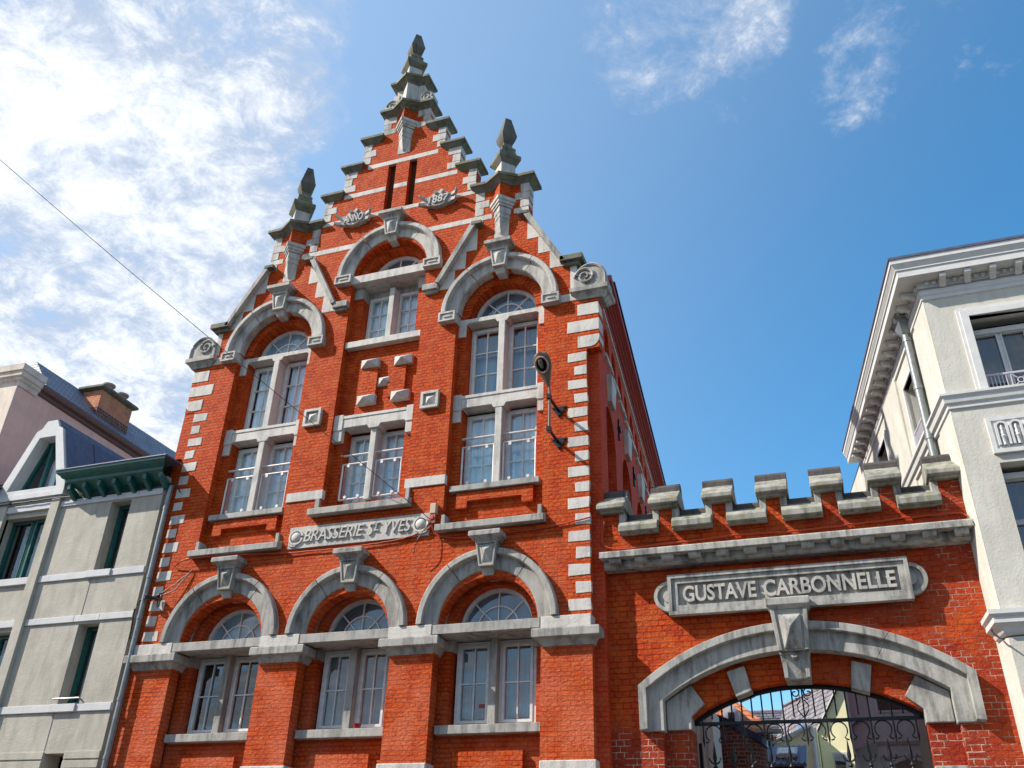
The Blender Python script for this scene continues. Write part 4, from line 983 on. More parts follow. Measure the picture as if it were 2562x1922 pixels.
wire('wall_cable', [(3.72, .10, 6.1), (3.76, .10, 5.72), (4.6, .11, 5.71), (5.4, .11, 5.74), (6.2, .11, 5.72), (7.2, .11, 5.75), (7.9, .11, 5.76), (8.12, .10, 5.72), (8.17, .05, 5.5), (8.185, .20, 4.5), (8.17, .22, 4.0)], .013, 'cable', 'red painted cable running along the gateway cornice below the battlements', 10, .006)
CB = root('cable_bundle', 'tangle of black cable with a loop on the left edge of the brick front', 'cable', (-3.4, -.1, 5.5))
b = MB(); b.tube([(-3.52+.30*t, -.12-.05*math.sin(9*t), 5.53+.02*math.sin(14*t)) for t in [k/12 for k in range(13)]], .03, 8)
part('coil', b, 'cable_b', CB)
b = MB(); b.tube([(-3.26+.075*math.cos(q*2*PI/20), -.13-.06*math.cos(q*2*PI/20), 5.46+.10*math.sin(q*2*PI/20)) for q in range(21)], .009, 6); part('loop', b, 'cable_b', CB)
b = MB(); b.tube([(-3.5, -.12, 5.54), (-3.62, -.12, 5.50), (-3.68, -.14, 5.36), (-3.68, -.10, 4.9)], .011, 6); b.tube([(-3.3, -.12, 5.55), (-3.1, -.08, 5.70), (-2.85, -.03, 5.92)], .008, 6); b.tube([(-3.3, -.12, 5.52), (-3.05, -.08, 5.62), (-2.85, -.03, 5.94)], .008, 6); part('tail', b, 'cable_b', CB)
b = MB(); b.lathe(.22, .20, [(.02, 3.55), (.035, 3.553), (.055, 3.60), (.06, 3.615), (.05, 3.61), (.03, 3.565), (.001, 3.56)], 16)
single('bowl', b, 'red', 'small dark red bowl on the sill of the middle ground floor window', 'bowl', (.22, .20, 3.55))

# ================================================================== left neighbour: grey rendered house
LB = root('rendered_house', 'low grey rendered house with green cornice and pointed dormer left of the brick front', 'house', (-6.5, 0, 0))
yf = -.10
wl = MB()
nw = [rect(-4.745, -4.33, 6.065, 7.27), rect(-4.745, -4.33, 3.99, 5.20), rect(-4.73, -4.35, 1.0, 3.30)]
ww = [rect(-7.02, -6.03, 6.06, 7.19), rect(-7.02, -6.03, 3.99, 5.16), rect(-8.9, -8.45, 6.065, 7.27), rect(-8.9, -8.45, 3.99, 5.2)]
wl.ext([rect(-9.3, -3.705, .1, 7.62)]+[q[::-1] for q in nw+ww], yf, .22)
wl.box(-9.3, -3.62, .22, .4, .1, 7.6) if False else None
part('wall', wl, 'render', LB)
part('side_strip', MB().box(-3.705, -3.625, -.035, .3, .1, 7.5), 'render', LB)
for x0, x1 in ((-6.03, -5.84), (-7.22, -7.02)): part('pilaster', MB().box(x0, x1, -.17, yf+.05, .1, 7.62), 'render', LB, .006)
for z0, z1 in ((7.292, 7.40), (5.95, 6.06), (5.235, 5.335), (3.875, 3.985)):
    cuts = [-5.84, -4.85, -4.345, -3.70] if z0 < 6.5 else [-5.84, -4.62, -4.2, -3.70]
    for a, b in zip(cuts, cuts[1:]):
        sill_ = (a == -4.85 and z0 in (5.95, 3.875)); part('concrete_band', MB().box(a+.003, b-.003, yf-(.055 if sill_ else .028), yf+.04, z0-(.004 if sill_ else 0), z1), 'concrete', LB, .006)
    part('concrete_band', MB().box(-7.02, -6.03, yf-.05, yf+.05, z0-.01, z1), 'concrete', LB, .006)
    part('concrete_band', MB().box(-9.3, -7.22, yf-.03, yf+.05, z0, z1), 'concrete', LB, .006)
for z in (3.335, 3.21, 3.08, 2.95): part('rusticated_course', MB().box(-4.345, -3.70, yf-.02, yf+.04, z-.115, z-.012), 'render', LB, .005); part('rusticated_course', MB().box(-5.84, -4.735, yf-.02, yf+.04, z-.115, z-.012), 'render', LB, .005)
sm_ = MB()
for z0, z1 in ((5.335, 5.95), (3.34, 3.875)): sm_.box(-4.756, -4.744, yf-.006, yf+.01, z0, z1)
part('panel_joint', sm_, 'blind', LB)
for x0, x1, z0, z1 in ((-4.745, -4.33, 6.065, 7.27), (-4.745, -4.33, 3.99, 5.20), (-8.9, -8.45, 6.065, 7.27), (-8.9, -8.45, 3.99, 5.2)):
    w = MB(); r = frame(w, x0, x1, z0, z1, .10, 1, (1,), .055); o = part('window', w, 'green', LB)
    pane(o, r, .13, 'glass'); curtain(o, r[0]-.02, r[1]+.02, r[2]-.02, r[3]+.02, .24, 'blind_b')
w = MB(); w.tube([(-4.79, -.16, 4.06), (-4.30, -.16, 4.06)], .012, 6); w.tube([(-4.30, -.16, 4.06), (-4.30, -.09, 4.04)], .012, 6); part('window_bar', w, 'pipe', LB)
for z0, z1 in ((6.06, 7.19), (3.99, 5.16)):
    w = MB(); rs = []
    for a, b in ((-7.02, -6.52), (-6.50, -6.24), (-6.22, -6.03)): rs.append(frame(w, a, b, z0, z1, .06, 1, (1,), .05))
    o = part('window', w, 'green', LB)
    for r in rs: pane(o, r, .09, 'glass')
    curtain(o, -6.98, -6.45, z0, z1, .22, 'dark'); curtain(o, -6.45, -6.05, z0, z1, .20, 'curtain')
part('room_back', MB().box(-9.2, -3.8, .6, .62, .2, 7.4), 'dark', LB)
# green cornice with brackets
def green_cornice(x0, x1, rret):
    c = MB(); prof = [(-.12, 7.47), (-.14, 7.50), (-.37, 7.615), (-.375, 7.665), (-.42, 7.68), (-.44, 7.71), (-.50, 7.745), (-.505, 7.79), (-.10, 7.80)]
    rings = []
    for y, z in prof:
        e = (-y-.36)*1.0
        rings.append([(x0-max(e, -.24)*.9, z, y), (x1+max(e, -.24)*.9, z, y)])
    c.loft([[(r[0][0], y, z) for (y, z), r in zip(prof, rings)], [(r[1][0], y, z) for (y, z), r in zip(prof, rings)]])
    o = part('cornice', c, 'green', LB, .003)
    part('cornice_cover', MB().box(x0-.14, x1+.14, -.52, -.1, 7.792, 7.81), 'zinc', o)
    n = int((x1-x0)/.315)
    for k in range(n+1):
        x = x1-.05-k*.315
        if x < x0+.02: break
        b = MB(); b.yz([(-.11, 7.36), (-.16, 7.37), (-.30, 7.47), (-.335, 7.50), (-.34, 7.59), (-.11, 7.49)], x-.035, x+.035); part('bracket', b, 'green', o, .003)
    part('frieze', MB().box(x0, x1, -.125, -.09, 7.41, 7.47), 'green', o)
green_cornice(-5.62, -3.60, True); green_cornice(-9.3, -7.42, False)
# dormer
cx = -6.60
od = [(cx-.77, 7.60), (cx+.77, 7.60), (cx+.755, 7.72), (cx+.30, 8.88), (cx+.20, 8.92), (cx+.12, 9.07), (cx-.12, 9.07), (cx-.20, 8.92), (cx-.30, 8.88), (cx-.755, 7.72)]
idn = [(cx-.56, 7.70), (cx+.56, 7.70), (cx+.18, 8.73), (cx-.18, 8.73)]
part('dormer_front', MB().ext([od, idn[::-1]], -.17, .16), 'concrete', LB, .008)
part('dormer_sill', MB().box(cx-.80, cx+.80, -.20, .1, 7.50, 7.598), 'concrete', LB, .006)
w = MB(); e = .06
w.ext([idn, [(cx-.56+.09, 7.76), (cx+.56-.09, 7.76), (cx+.18-.04, 8.67), (cx-.18+.04, 8.67)][::-1]], .06, .12)
w.box(cx-.10, cx-.04, .05, .12, 7.75, 8.68); w.box(cx+.20, cx+.25, .05, .12, 7.75, 8.45)
o = part('window', w, 'green', LB); part('pane', MB().ext([(cx-.5, 7.75), (cx+.5, 7.75), (cx+.15, 8.69), (cx-.15, 8.69)], .09, .096), 'glass', o)
part('curtain', MB().ext([(cx-.02, 7.72), (cx+.5, 7.72), (cx+.15, 8.69), (cx-.02, 8.69)], .17, .175), 'curtain', o); part('room_back', MB().ext(idn, .5, .52), 'dark', o)
dr = MB(); ou = [(cx+.79, 7.70), (cx+.315, 8.90), (cx+.21, 8.94), (cx+.13, 9.095), (cx-.13, 9.095), (cx-.21, 8.94), (cx-.315, 8.90), (cx-.79, 7.70)]
dr.loft([[(x, y, z) for x, z in ou] for y in (-.12, 2.6)], closed=False, caps=False); 
dr.box(cx+.13, cx+.16, .10, .13, 8.95, 9.07)
for yy in (.6, 1.3): dr.bar((cx+.785, yy, 7.73), (cx+.32, yy, 8.90), .02)
part('dormer_roof', dr, 'zinc', LB)
rf = MB()
for xa, xb, ya in ((-9.3, cx-.76, -.3), (cx-.76, cx+.76, .5), (cx+.76, -3.60, -.3)):
    if xa < cx < xb: continue
    rf.face((xa, ya, 7.80+(ya+.3)*.56), (xb, ya, 7.80+(ya+.3)*.56), ((cx-.2 if xb < cx else xb), 2.2, 9.2), ((cx+.2 if xa > cx else xa), 2.2, 9.2))
rf.face((-9.3, 2.2, 9.2), (-3.6, 2.2, 9.2), (-3.6, 6, 7.3), (-9.3, 6, 7.3))
part('roof', rf, 'tile_b', LB)
dp = MB(); dp.tube([(-3.585, -.09, 7.45), (-3.585, -.10, 7.2), (-3.583, -.10, .2)], .036, 12)
for z in (7.0, 5.85, 5.2, 4.0, 3.2): dp.tube([(-3.584, -.10, z), (-3.584, -.10, z+.05)], .043, 12)
part('drainpipe', dp, 'pipe', LB)
wire('facade_wire', [(-9.5, -.16, 7.43), (-7.2, -.19, 7.44), (-5.9, -.19, 7.44), (-5.0, -.16, 7.42), (-4.2, -.16, 7.45), (-3.55, -.13, 7.44), (-3.4, -.05, 7.30)], .011, 'cable_b', 'dark wire running along the grey house under its green cornice', 10, .006)

# ================================================================== pink house behind it
PH = root('pink_house', 'tall pink rendered house with cream cornice and slate roof behind the grey house', 'house', (-10, 2, 0))
PM = sidemat(-9.2, .9, -.036, 1)
b = MB(); b.M = PM; b.box(0, 9, 0, 5, .1, 10.98); part('wall', b, 'pink', PH)
b = MB(); b.M = PM; b.box(-.03, -.0, -.004, .6, .1, 10.84); part('corner_pilaster', b, 'pinkcorn', PH, .01)
c = MB(); c.M = PM
def crn(e, z): return [(-e, -e, z), (.50, -e, z), (.50, 5, z), (-e, 5, z)]
c.loft([crn(e, z) for e, z in ((.03, 10.84), (.04, 10.93), (.08, 10.97), (.09, 11.01), (.13, 11.04), (.14, 11.13), (.17, 11.15), (.18, 11.26), (.185, 11.29))]); part('cornice', c, 'pinkcorn', PH, .005)
c = MB(); c.M = PM; c.loft([[(.502, -e, z), (9.05, -e, z), (9.05, .5, z), (.502, .5, z)] for e, z in ((.01, 10.90), (.05, 10.93), (.05, 10.99), (.14, 11.01), (.17, 11.07), (.17, 11.13))]); part('gutter', c, plain_mat('brown_gutter', (.16, .085, .07), .55), PH)
r = MB(); r.M = PM; r.face((.55, -.15, 11.13), (9.05, -.15, 11.13), (9.05, 1.15, 12.55), (.75, .62, 12.0)); r.face((.55, -.15, 11.13), (.75, .62, 12.0), (.75, 5, 11.2), (.55, 5, 11.13)); r.face((.75, .62, 12.0), (9.05, 1.15, 12.55), (9.05, 5, 11.2), (.75, 5, 11.2)); part('roof', r, 'slate', PH)
ch = MB(); ch.M = PM; ch.box(2.25, 3.35, .03, .58, 11.1, 12.03); co_ = part('chimney', ch, 'brick_chimney', PH)
ch = MB(); ch.M = PM; ch.box(2.245, 3.355, .025, .585, 11.1, 11.55); part('chimney_base', ch, 'brick_old', co_)
ch = MB(); ch.M = PM; ch.loft([[(2.25-e, .03-e, z), (3.35+e, .03-e, z), (3.35+e, .58+e, z), (2.25-e, .58+e, z)] for e, z in ((.01, 12.01), (.07, 12.04), (.10, 12.06), (.10, 12.11), (.07, 12.14))]); part('chimney_cap', ch, 'stone_m', co_, .005)
for s0 in (2.55, 3.05):
    q = PM @ Vector((s0, .17, 0)); ch = MB(); ch.lathe(q.x, q.y, [(.10, 12.13), (.10, 12.25), (.15, 12.28), (.155, 12.32), (.12, 12.32), (.10, 12.27)], 16); part('chimney_pot', ch, 'clay', co_)

# ================================================================== white stucco house on the right
WB = root('white_house', 'white stucco corner house with bracketed cornice behind the right end of the battlements', 'house', (10, 2, 0))
WM = sidemat(8.2, -.17, -.146, -1)
wo0 = (8.67, 9.95, 7.17, 8.27); wo1 = (8.57, 9.95, 4.85, 6.22)
b = MB(); b.ext([rect(8.2, 16, .1, 8.9)]+[rect(wo0[0], wo0[1], wo0[2], wo0[3])[::-1], rect(wo1[0], wo1[1], wo1[2], wo1[3])[::-1]], -.17, .15)
part('front_wall', b, 'white', WB)
b = MB(); b.M = WM
b.ext([rect(-7.5, 0, .1, 8.9)]+[rect(-1.72, -.98, 7.3, 8.25)[::-1], rect(-4.1, -3.4, 7.3, 8.3)[::-1], rect(-4.1, -3.4, 4.6, 6.2)[::-1]], .002, .35)
part('side_wall', b, 'white', WB)
b = MB(); b.M = WM; b.box(-7.4, -.4, .5, .52, .2, 8.8); part('room_back', b, 'dark', WB)
part('room_back', MB().box(8.45, 16, .7, .72, .2, 8.8), 'dark', WB)
# pilaster strips of the side wall
b = MB(); b.M = WM; b.box(-.62, -.0, -.012, .1, 4.5, 8.75); b.box(-3.1, -2.1, -.03, .1, 4.5, 8.75); part('pilaster', b, 'white', WB, .004)
def both(prof, x1, name, mat, s1=-7.6, parent=WB, bv=.0):
    """moulding that runs along the front and returns along the side: (overhang, z)"""
    mb = MB()
    k = .146; n1 = Vector((-1, k, 0)).normalized()        # outward of the side wall
    A = Vector((8.2, -.17, 0)); d1 = Vector((-k, 1, 0)).normalized()
    ring_a, ring_b, ring_c = [], [], []
    for o, z in prof:
        # corner: on both offset lines
        y = -.17-o; t = (o - (y+.17)*n1.y)/n1.x; cxx = 8.2+t
        ring_b.append((cxx, y, z)); ring_c.append((x1, y, z))
        e = A+d1*(-s1)+n1*o; ring_a.append((e.x, e.y, z))
    pi = [(8.2+.1, -.05), ]
    ib = [(8.3, -.07, prof[-1][1]), (8.3, -.07, prof[0][1])]
    ia = A+d1*(-s1)-n1*.1
    ring_b += ib; ring_c += [(x1, -.07, prof[-1][1]), (x1, -.07, prof[0][1])]; ring_a += [(ia.x, ia.y, prof[-1][1]), (ia.x, ia.y, prof[0][1])]
    mb.loft([ring_a, ring_b, ring_c]); return part(name, mb, mat, parent, bv)
both([(.0, 8.62), (.02, 8.63), (.02, 8.68), (.035, 8.70), (.035, 8.76), (.02, 8.78)], 16, 'frieze_moulding', 'white2', -5.35)
cor = both([(.05, 8.90), (.23, 8.905), (.23, 9.0), (.245, 9.01), (.245, 9.03), (.275, 9.09), (.285, 9.10), (.285, 9.16), (.29, 9.17), (.29, 9.19), (.1, 9.21)], 16, 'cornice', 'white2', -5.6)
both([(.0, 8.80), (.03, 8.81), (.03, 8.90), (.0, 8.902)], 16, 'bed_moulding', 'white2', -5.4)
both([(.286, 9.165), (.30, 9.168), (.30, 9.205), (.28, 9.21)], 16, 'cornice_edge', 'zinc', -5.6)
for k in range(62): x = -.05-k*.085; dn = MB(); dn.M = WM; dn.box(x-.045, x, -.062, -.02, 8.835, 8.885); part('dentil', dn, 'white2', cor)
for k in range(26): x = 8.26+k*.085; part('dentil', MB().box(x, x+.045, -.232, -.19, 8.835, 8.885), 'white2', cor)
def cbrk(mb, x, sgn):
    mb.yz([(-.03, 8.775), (-.055, 8.775), (-.075, 8.81), (-.12, 8.825), (-.175, 8.83), (-.205, 8.85), (-.205, 8.897), (-.03, 8.897)], x-.038, x+.038)
for k in range(18):
    mb = MB(); mb.M = WM; cbrk(mb, -.20-k*.297, 1); part('cornice_bracket', mb, 'white2', cor, .004)
for k in range(7):
    mb = MB(); mb.M = Matrix.Translation((0, -.17, 0)); cbrk(mb, 8.47+k*.30, 1); part('cornice_bracket', mb, 'white2', cor, .004)
both([(.0, 6.98), (.025, 6.99), (.025, 7.04), (.05, 7.06), (.06, 7.12), (.085, 7.15), (.085, 7.18), (.0, 7.20)], 16, 'string_course', 'white2', -5.4)
both([(.0, 4.23), (.03, 4.25), (.05, 4.30), (.10, 4.34), (.10, 4.40), (.13, 4.43), (.13, 4.48), (.0, 4.50)], 16, 'string_course', 'white2', -.35)
# windows on the front
def wht_window(parent, x0, x1, z0, z1, y, cols, mat='white2', gl='glass_d'):
    w = MB(); rs = []
    for k in range(cols): rs.append(frame(w, x0+(x1-x0)*k/cols, x0+(x1-x0)*(k+1)/cols, z0, z1, y, 1, (1,), .036))
    o = part('window', w, mat, parent)
    for r in rs: pane(o, r, y+.03, gl); 
    curtain(o, x0+.02, x1-.02, z0, z1, y+.16, 'blind_b', 'curtain', .01); return o
o = wht_window(WB, 8.67, 9.95, 7.17, 8.10, .02, 4)
part('window_head', MB().box(8.67, 9.95, -.02, .08, 8.08, 8.15), 'white2', o)
ar = MB()
for y, x, z in ((-.20, 8.535, 8.40), (-.215, 8.575, 8.36)):
    ar.ext([(x, 7.19), (8.672, 7.19), (8.672, 8.268), (9.95, 8.268), (9.95, z), (x, z)], y, -.1)
part('architrave', ar, 'white2', o, .004)
rl = MB(); rl.box(8.67, 9.95, -.10, -.08, 7.42, 7.445); rl.box(8.67, 9.95, -.10, -.08, 7.20, 7.22)
x = 8.70
while x < 9.9:
    for k in range(6): rl.box(x+k*.042, x+k*.042+.011, -.095, -.083, 7.22, 7.42)
    xx = x+.26; rl.box(xx, xx+.012, -.095, -.083, 7.22, 7.42); rl.box(xx+.2, xx+.212, -.095, -.083, 7.22, 7.42)
    m0 = (xx+.106, -.09, 7.32)
    for dx, dz in ((-.1, -.1), (.1, -.1), (.1, .1), (-.1, .1)): rl.bar((m0[0]+dx*.35, -.09, m0[2]+dz*.35), (m0[0]+dx, -.09, m0[2]+dz), .012)
    rl.ring(m0[0], m0[2], [(.03, -.096), (.03, -.084), (.042, -.084), (.042, -.096)], 0, 2*PI, 12)
    x += .50
part('balcony_grille', rl, MAT['bay'], o)
o = wht_window(WB, 8.57, 9.95, 4.85, 6.10, .05, 3)
part('window_head', MB().box(8.57, 9.95, .0, .1, 6.08, 6.15), 'white2', o); part('window_bar', MB().box(8.57, 9.95, .04, .12, 5.52, 5.58), 'bay', o)
# blind balustrade panel
bp = MB(); X0, X1, Z0, Z1 = 8.535, 10.6, 6.33, 6.80; e = .05
for q in (rect(X0, X1, Z0, Z0+e), rect(X0, X1, Z1-e, Z1), rect(X0, X0+e, Z0+e, Z1-e)): bp.ext(q, -.215, -.1)
bp.box(X0+e-.015, X1, -.20, -.1, Z0+e-.012, Z1-e+.012)
for k in range(12):
    c = 8.68+k*.155
    bp.ring(c, 6.66, [(.045, -.19), (.045, -.235), (.07, -.235), (.07, -.19)], 0, PI, 12)
    for s in (-1, 1): bp.box(c+s*.0575-.0125, c+s*.0575+.0125, -.235, -.19, 6.42, 6.66)
    bp.lathe(c, -.215, [(.022, 6.42), (.026, 6.52), (.034, 6.53), (.02, 6.55), (.026, 6.58), (.014, 6.62), (.022, 6.64), (.01, 6.68)], 8)
part('balustrade_panel', bp, 'white2', WB)
# side windows
for x0, x1, z0, z1 in ((-1.72, -.98, 7.3, 8.25), (-4.1, -3.4, 7.3, 8.3), (-4.1, -3.4, 4.6, 6.2)):
    w = MB(); w.M = WM; r = frame(w, x0, x1, z0, z1, .24, 2, (1, 1), .06); o = part('window', w, 'white2', WB)
    g = MB(); g.M = WM; g.box(x0+.05, x1-.05, .28, .286, z0+.05, z1-.05); part('pane', g, 'glass_d', o)
    a = MB(); a.M = WM
    for e_, y in ((.10, -.022), (.06, -.034)): a.ext([(x0-e_, z0), (x0, z0), (x0, z1), (x1, z1), (x1, z0), (x1+e_, z0), (x1+e_, z1+e_), (x0-e_, z1+e_)], y, .05)
    part('architrave', a, 'white2', o, .003)
gr = MB(); gr.M = WM; gr.box(-1.72, -.98, -.02, .0, 7.50, 7.52)
for k in range(14): gr.box(-1.72+k*.055, -1.71+k*.055, -.015, -.003, 7.2, 7.5)
part('balcony_grille', gr, 'bay', WB)
# downpipe with hopper
dp = MB(); dp.M = WM
for z0, z1, y in ((6.2, 8.66, -.075),): dp.tube([(-.83, y, z0), (-.83, y, z1)], .052, 14)
for z in (8.52, 7.75, 7.0): dp.tube([(-.83, -.075, z), (-.83, -.075, z+.05)], .060, 14)
dpo = part('drainpipe', dp, 'pipe', WB)
hp = MB(); hp.M = WM; hp.loft([[(-.83-w, -.075-d, z), (-.83+w, -.075-d, z), (-.83+w, -.0, z), (-.83-w, -.0, z)] for w, d, z in ((.055, .05, 8.64), (.07, .06, 8.68), (.13, .09, 8.78), (.14, .10, 8.86), (.155, .115, 8.865), (.155, .115, 8.885))])
hp.tube([(-.80, -.12, 8.87), (-.72, -.15, 8.90), (-.66, -.17, 8.93)], .045, 10); hp.tube([(-.90, -.12, 8.87), (-1.02, -.15, 8.90), (-1.08, -.17, 8.93)], .045, 10); part('hopper', hp, 'pipe', dpo, .003)
b = MB(); b.loft([[(8.25, -.2, 9.19), (16, -.2, 9.19), (16, 9, 9.19), (7.0, 9, 9.19)], [(9.5, 1.8, 9.5), (15, 1.8, 9.5), (15, 8, 9.5), (9.0, 8, 9.5)]]); part('roof', b, 'zinc', WB)
wire('facade_wire', [(8.12, .02, 5.66), (8.19, -.05, 5.45), (8.19, .1, 4.9), (8.17, .15, 4.45), (8.08, .0, 4.33), (8.13, -.25, 4.17), (8.3, -.32, 4.18), (9.6, -.30, 4.20)], .010, 'cable_b', 'dark wire dropping down the corner of the white house beside the gateway', 8, .002)
# grey bay over the yard
bay = MB(); pl_ = [(7.9, 5.0), (6.80, 5.0), (6.50, 5.75), (6.50, 8.5), (7.9, 8.5)]
bay.loft([[(x, y, 3.96) for x, y in pl_], [(x, y, 7.2) for x, y in pl_]]); bo = part('bay', bay, 'bay', WB)
t = MB(); t.loft([[(x-.02, y-.03, 3.93) for x, y in pl_], [(x-.02, y-.03, 4.02) for x, y in pl_]]); t.loft([[(x-.015, y-.02, 4.31) for x, y in pl_], [(x-.015, y-.02, 4.37) for x, y in pl_]])
t.box(6.83, 7.9, 5.02, 5.14, 3.72, 3.90); t.box(6.80, 7.9, 4.99, 5.14, 3.90, 3.93); part('bay_moulding', t, 'bay', bo)
t = MB(); t.box(6.90, 7.44, 4.965, 5.01, 4.37, 4.86); o = part('bay_window', t, 'white2', bo); part('pane', MB().box(6.93, 7.41, 4.955, 4.964, 4.40, 4.62), 'glass_d', o); part('pane', MB().box(6.93, 7.41, 4.955, 4.964, 4.64, 4.83), 'glass', o)
t = MB(); t.ring(7.27, 3.28, [(.40, 5.03), (.40, 5.10), (.45, 5.10), (.45, 5.03)], 0, PI, 24); t.tube([(6.86, 5.06, 3.75), (6.92, 5.06, 3.45), (7.05, 5.06, 3.1)], .03, 6); part('bay_bracket', t, 'bay', bo)
part('bay_post', MB().box(6.46, 6.54, 5.72, 5.80, .1, 7.0), 'bay', bo)

# ================================================================== seen through the gate
an = root('yard_annex', 'white panelled annex standing inside the yard at the left of the gate', 'annex', (4.2, 4.6, .1))
t = MB(); t.box(4.0, 4.36, 4.5, 5.4, .1, 4.45); part('body', t, 'white2', an)
for x in (4.10, 4.18, 4.26): part('board', MB().box(x, x+.03, 4.47, 4.5, .2, 4.4), 'white2', an)
part('opening', MB().box(4.12, 4.17, 4.466, 4.47, 1.0, 3.9), 'dark', an)
tw = root('round_tower', 'round dark brick stair tower with a slanting blue cap inside the yard', 'tower', (4.46, 7.5, .1))
t = MB(); n = 32; r = .47; c = (4.47, 7.5)
def tz(x): return 4.80-(x-4.0)*.52
t.loft([[(c[0]+r*math.cos(2*PI*k/n), c[1]+r*math.sin(2*PI*k/n), .1) for k in range(n)], [(c[0]+r*math.cos(2*PI*k/n), c[1]+r*math.sin(2*PI*k/n), tz(c[0]+r*math.cos(2*PI*k/n))) for k in range(n)]], smooth=True); part('wall', t, 'brick_old', tw)
t = MB(); r = .50; t.loft([[(c[0]+r*math.cos(2*PI*k/n), c[1]+r*math.sin(2*PI*k/n), tz(c[0]+r*math.cos(2*PI*k/n))+dz) for k in range(n)] for dz in (-.06, .07)]); part('cap', t, 'bluecap', tw)
oh = root('orange_roof_house', 'brick house with an orange pantile roof and small grey dormer beyond the yard', 'house', (3.5, 13.5, .1))
t = MB(); t.box(1.6, 4.66, 13.2, 16, .1, 5.36); part('wall', t, 'brick_old', oh)
t = MB(); t.loft([[(1.4, 12.95, 5.36), (4.72, 12.95, 5.36), (4.72, 12.95, 5.43), (1.4, 12.95, 5.43)], [(1.4, 14.6, 6.75), (3.25, 14.6, 6.75), (3.25, 14.6, 6.85), (1.4, 14.6, 6.85)], [(1.4, 16.2, 5.36), (4.72, 16.2, 5.36), (4.72, 16.2, 5.43), (1.4, 16.2, 5.43)]]); part('roof', t, 'tile_o', oh)
t = MB(); t.ext([(3.53, 5.6), (3.90, 5.6), (3.90, 5.91), (3.70, 6.18), (3.53, 5.98)], 12.98, 14.2); o = part('dormer', t, 'bay', oh); part('pane', MB().box(3.64, 3.80, 12.97, 12.98, 5.66, 5.88), 'glass_d', o)
t = MB(); t.box(4.30, 4.90, 12.8, 13.1, 5.36, 5.43); part('gutter', t, 'pipe', oh); t = MB(); t.tube([(4.58, 13.1, 5.4), (4.58, 13.1, .2)], .04, 8); part('drainpipe', t, 'pipe', oh)
sh = root('slate_roof_house', 'far house showing only its long dark ribbed roof behind the yard', 'house', (4, 20, .1))
t = MB(); t.loft([[(1.5, 19.0, 6.2), (6.5, 19.0, 6.2), (6.5, 19.0, .1), (1.5, 19.0, .1)], [(1.5, 20.5, 7.25), (6.5, 20.5, 7.25), (6.5, 20.5, .1), (1.5, 20.5, .1)], [(1.5, 22, 6.2), (6.5, 22, 6.2), (6.5, 22, .1), (1.5, 22, .1)]]); part('body', t, 'brick_old', sh)
t = MB()
for k in range(9): z = 6.2+k*.115; y = 19.0+k*.163; t.box(1.45, 6.55, y-.10, y+.12, z-.01, z+.06)
part('roof', t, 'slate', sh)
yh = root('cream_house', 'cream gabled house with a steep grey tiled roof seen through the gate bars', 'house', (6, 14, .1))
t = MB(); t.ext([(5.72, .1), (6.72, .1), (6.72, 7.0), (6.44, 6.70), (5.72, 5.52)], 14, 19); part('wall', t, 'cream', yh)
t = MB(); A_, B_, C_, D_ = Vector((6.46, 13.95, 6.78)), Vector((5.70, 13.95, 5.52)), Vector((4.70, 18.1, 6.90)), Vector((4.25, 18.1, 5.6))
nrm = Vector((-.05, .1, -.12))
t.loft([[A_, B_, D_, C_], [A_+nrm, B_+nrm, D_+nrm, C_+nrm]]); part('roof', t, 'tile', yh)
t = MB(); t.tube([B_+Vector((0, -.02, .02)), A_+Vector((0, -.02, .02))], .035, 6); part('verge', t, 'iron', yh)
part('ridge', MB().tube([A_+Vector((0, 0, .02)), C_+Vector((0, 0, .02))], .05, 6), 'tile', yh)
for q in ((.35, .55), (.30, .2)):
    u0 = A_+(C_-A_)*q[0]+(B_-A_)*(.55+q[1]*.3); du = (C_-A_)*.10; dv = (B_-A_)*.22; nn_ = Vector((.03, -.06, .05))
    t = MB(); t.loft([[u0, u0+du, u0+du+dv, u0+dv], [u0+nn_, u0+du+nn_, u0+du+dv+nn_, u0+dv+nn_]]); part('roof_light', t, 'glass', yh)
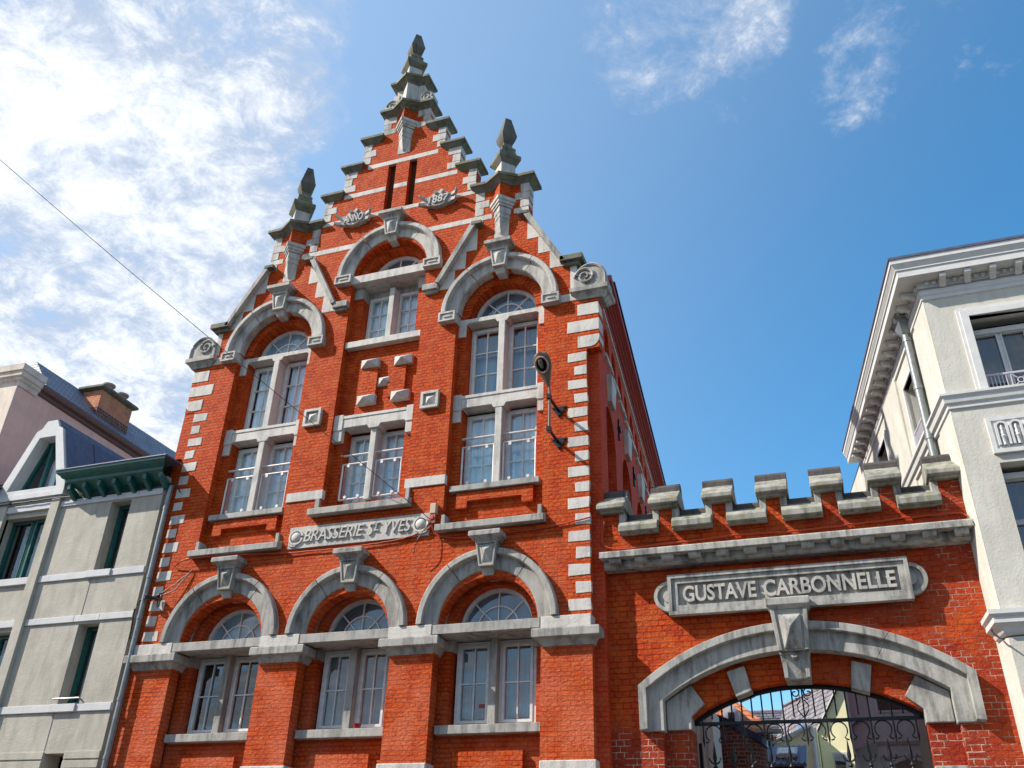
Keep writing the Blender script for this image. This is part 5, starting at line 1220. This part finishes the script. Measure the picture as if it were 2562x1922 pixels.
part('window_frame', MB().box(5.98, 6.32, 13.97, 14.0, 4.1, 5.03), 'white2', yh); part('window', MB().box(6.02, 6.27, 13.95, 13.97, 4.15, 4.99), 'glass_d', yh)
t = MB(); t.ext([(4.62, .1), (5.70, .1), (5.70, 5.50), (5.55, 5.48), (4.64, 5.12)], 13.2, 15.5); wg = part('wing', t, 'cream', yh)
part('wing_coping', MB().bar((4.60, 13.18, 5.15), (5.60, 13.18, 5.54), .06, .12), 'white2', wg)
part('wing_drainpipe', MB().tube([(5.60, 13.15, 5.5), (5.60, 13.15, .2)], .05, 8), 'white2', wg)
lt_ = root('lean_to', 'low lean-to with dark ribbed roof and roof window beside the cream house', 'shed', (5, 9, .1))
t = MB(); t.loft([[(4.62, 9.0, 4.12), (5.50, 9.0, 4.12), (5.50, 9.0, .1), (4.62, 9.0, .1)], [(4.62, 10, 4.55), (5.50, 10, 4.55), (5.50, 10, .1), (4.62, 10, .1)]]); part('body', t, 'brick_old', lt_)
t = MB(); t.loft([[(4.56, 8.9, 4.09), (5.56, 8.9, 4.09), (5.56, 8.9, 4.14), (4.56, 8.9, 4.14)], [(4.56, 10.05, 4.58), (5.56, 10.05, 4.58), (5.56, 10.05, 4.63), (4.56, 10.05, 4.63)]])
for k in range(9): t.bar((4.6+k*.115, 8.9, 4.15), (4.6+k*.115, 10.05, 4.64), .03)
part('roof', t, 'zinc', lt_)
t = MB(); t.loft([[(4.98, 9.2, 4.29), (5.38, 9.2, 4.29), (5.38, 9.65, 4.48), (4.98, 9.65, 4.48)], [(4.98, 9.18, 4.36), (5.38, 9.18, 4.36), (5.38, 9.63, 4.55), (4.98, 9.63, 4.55)]]); o = part('roof_window', t, 'white2', lt_)
t = MB(); t.loft([[(5.02, 9.19, 4.37), (5.34, 9.19, 4.37), (5.34, 9.58, 4.535), (5.02, 9.58, 4.535)], [(5.02, 9.185, 4.375), (5.34, 9.185, 4.375), (5.34, 9.575, 4.54), (5.02, 9.575, 4.54)]]); part('pane', t, 'curtain', o)
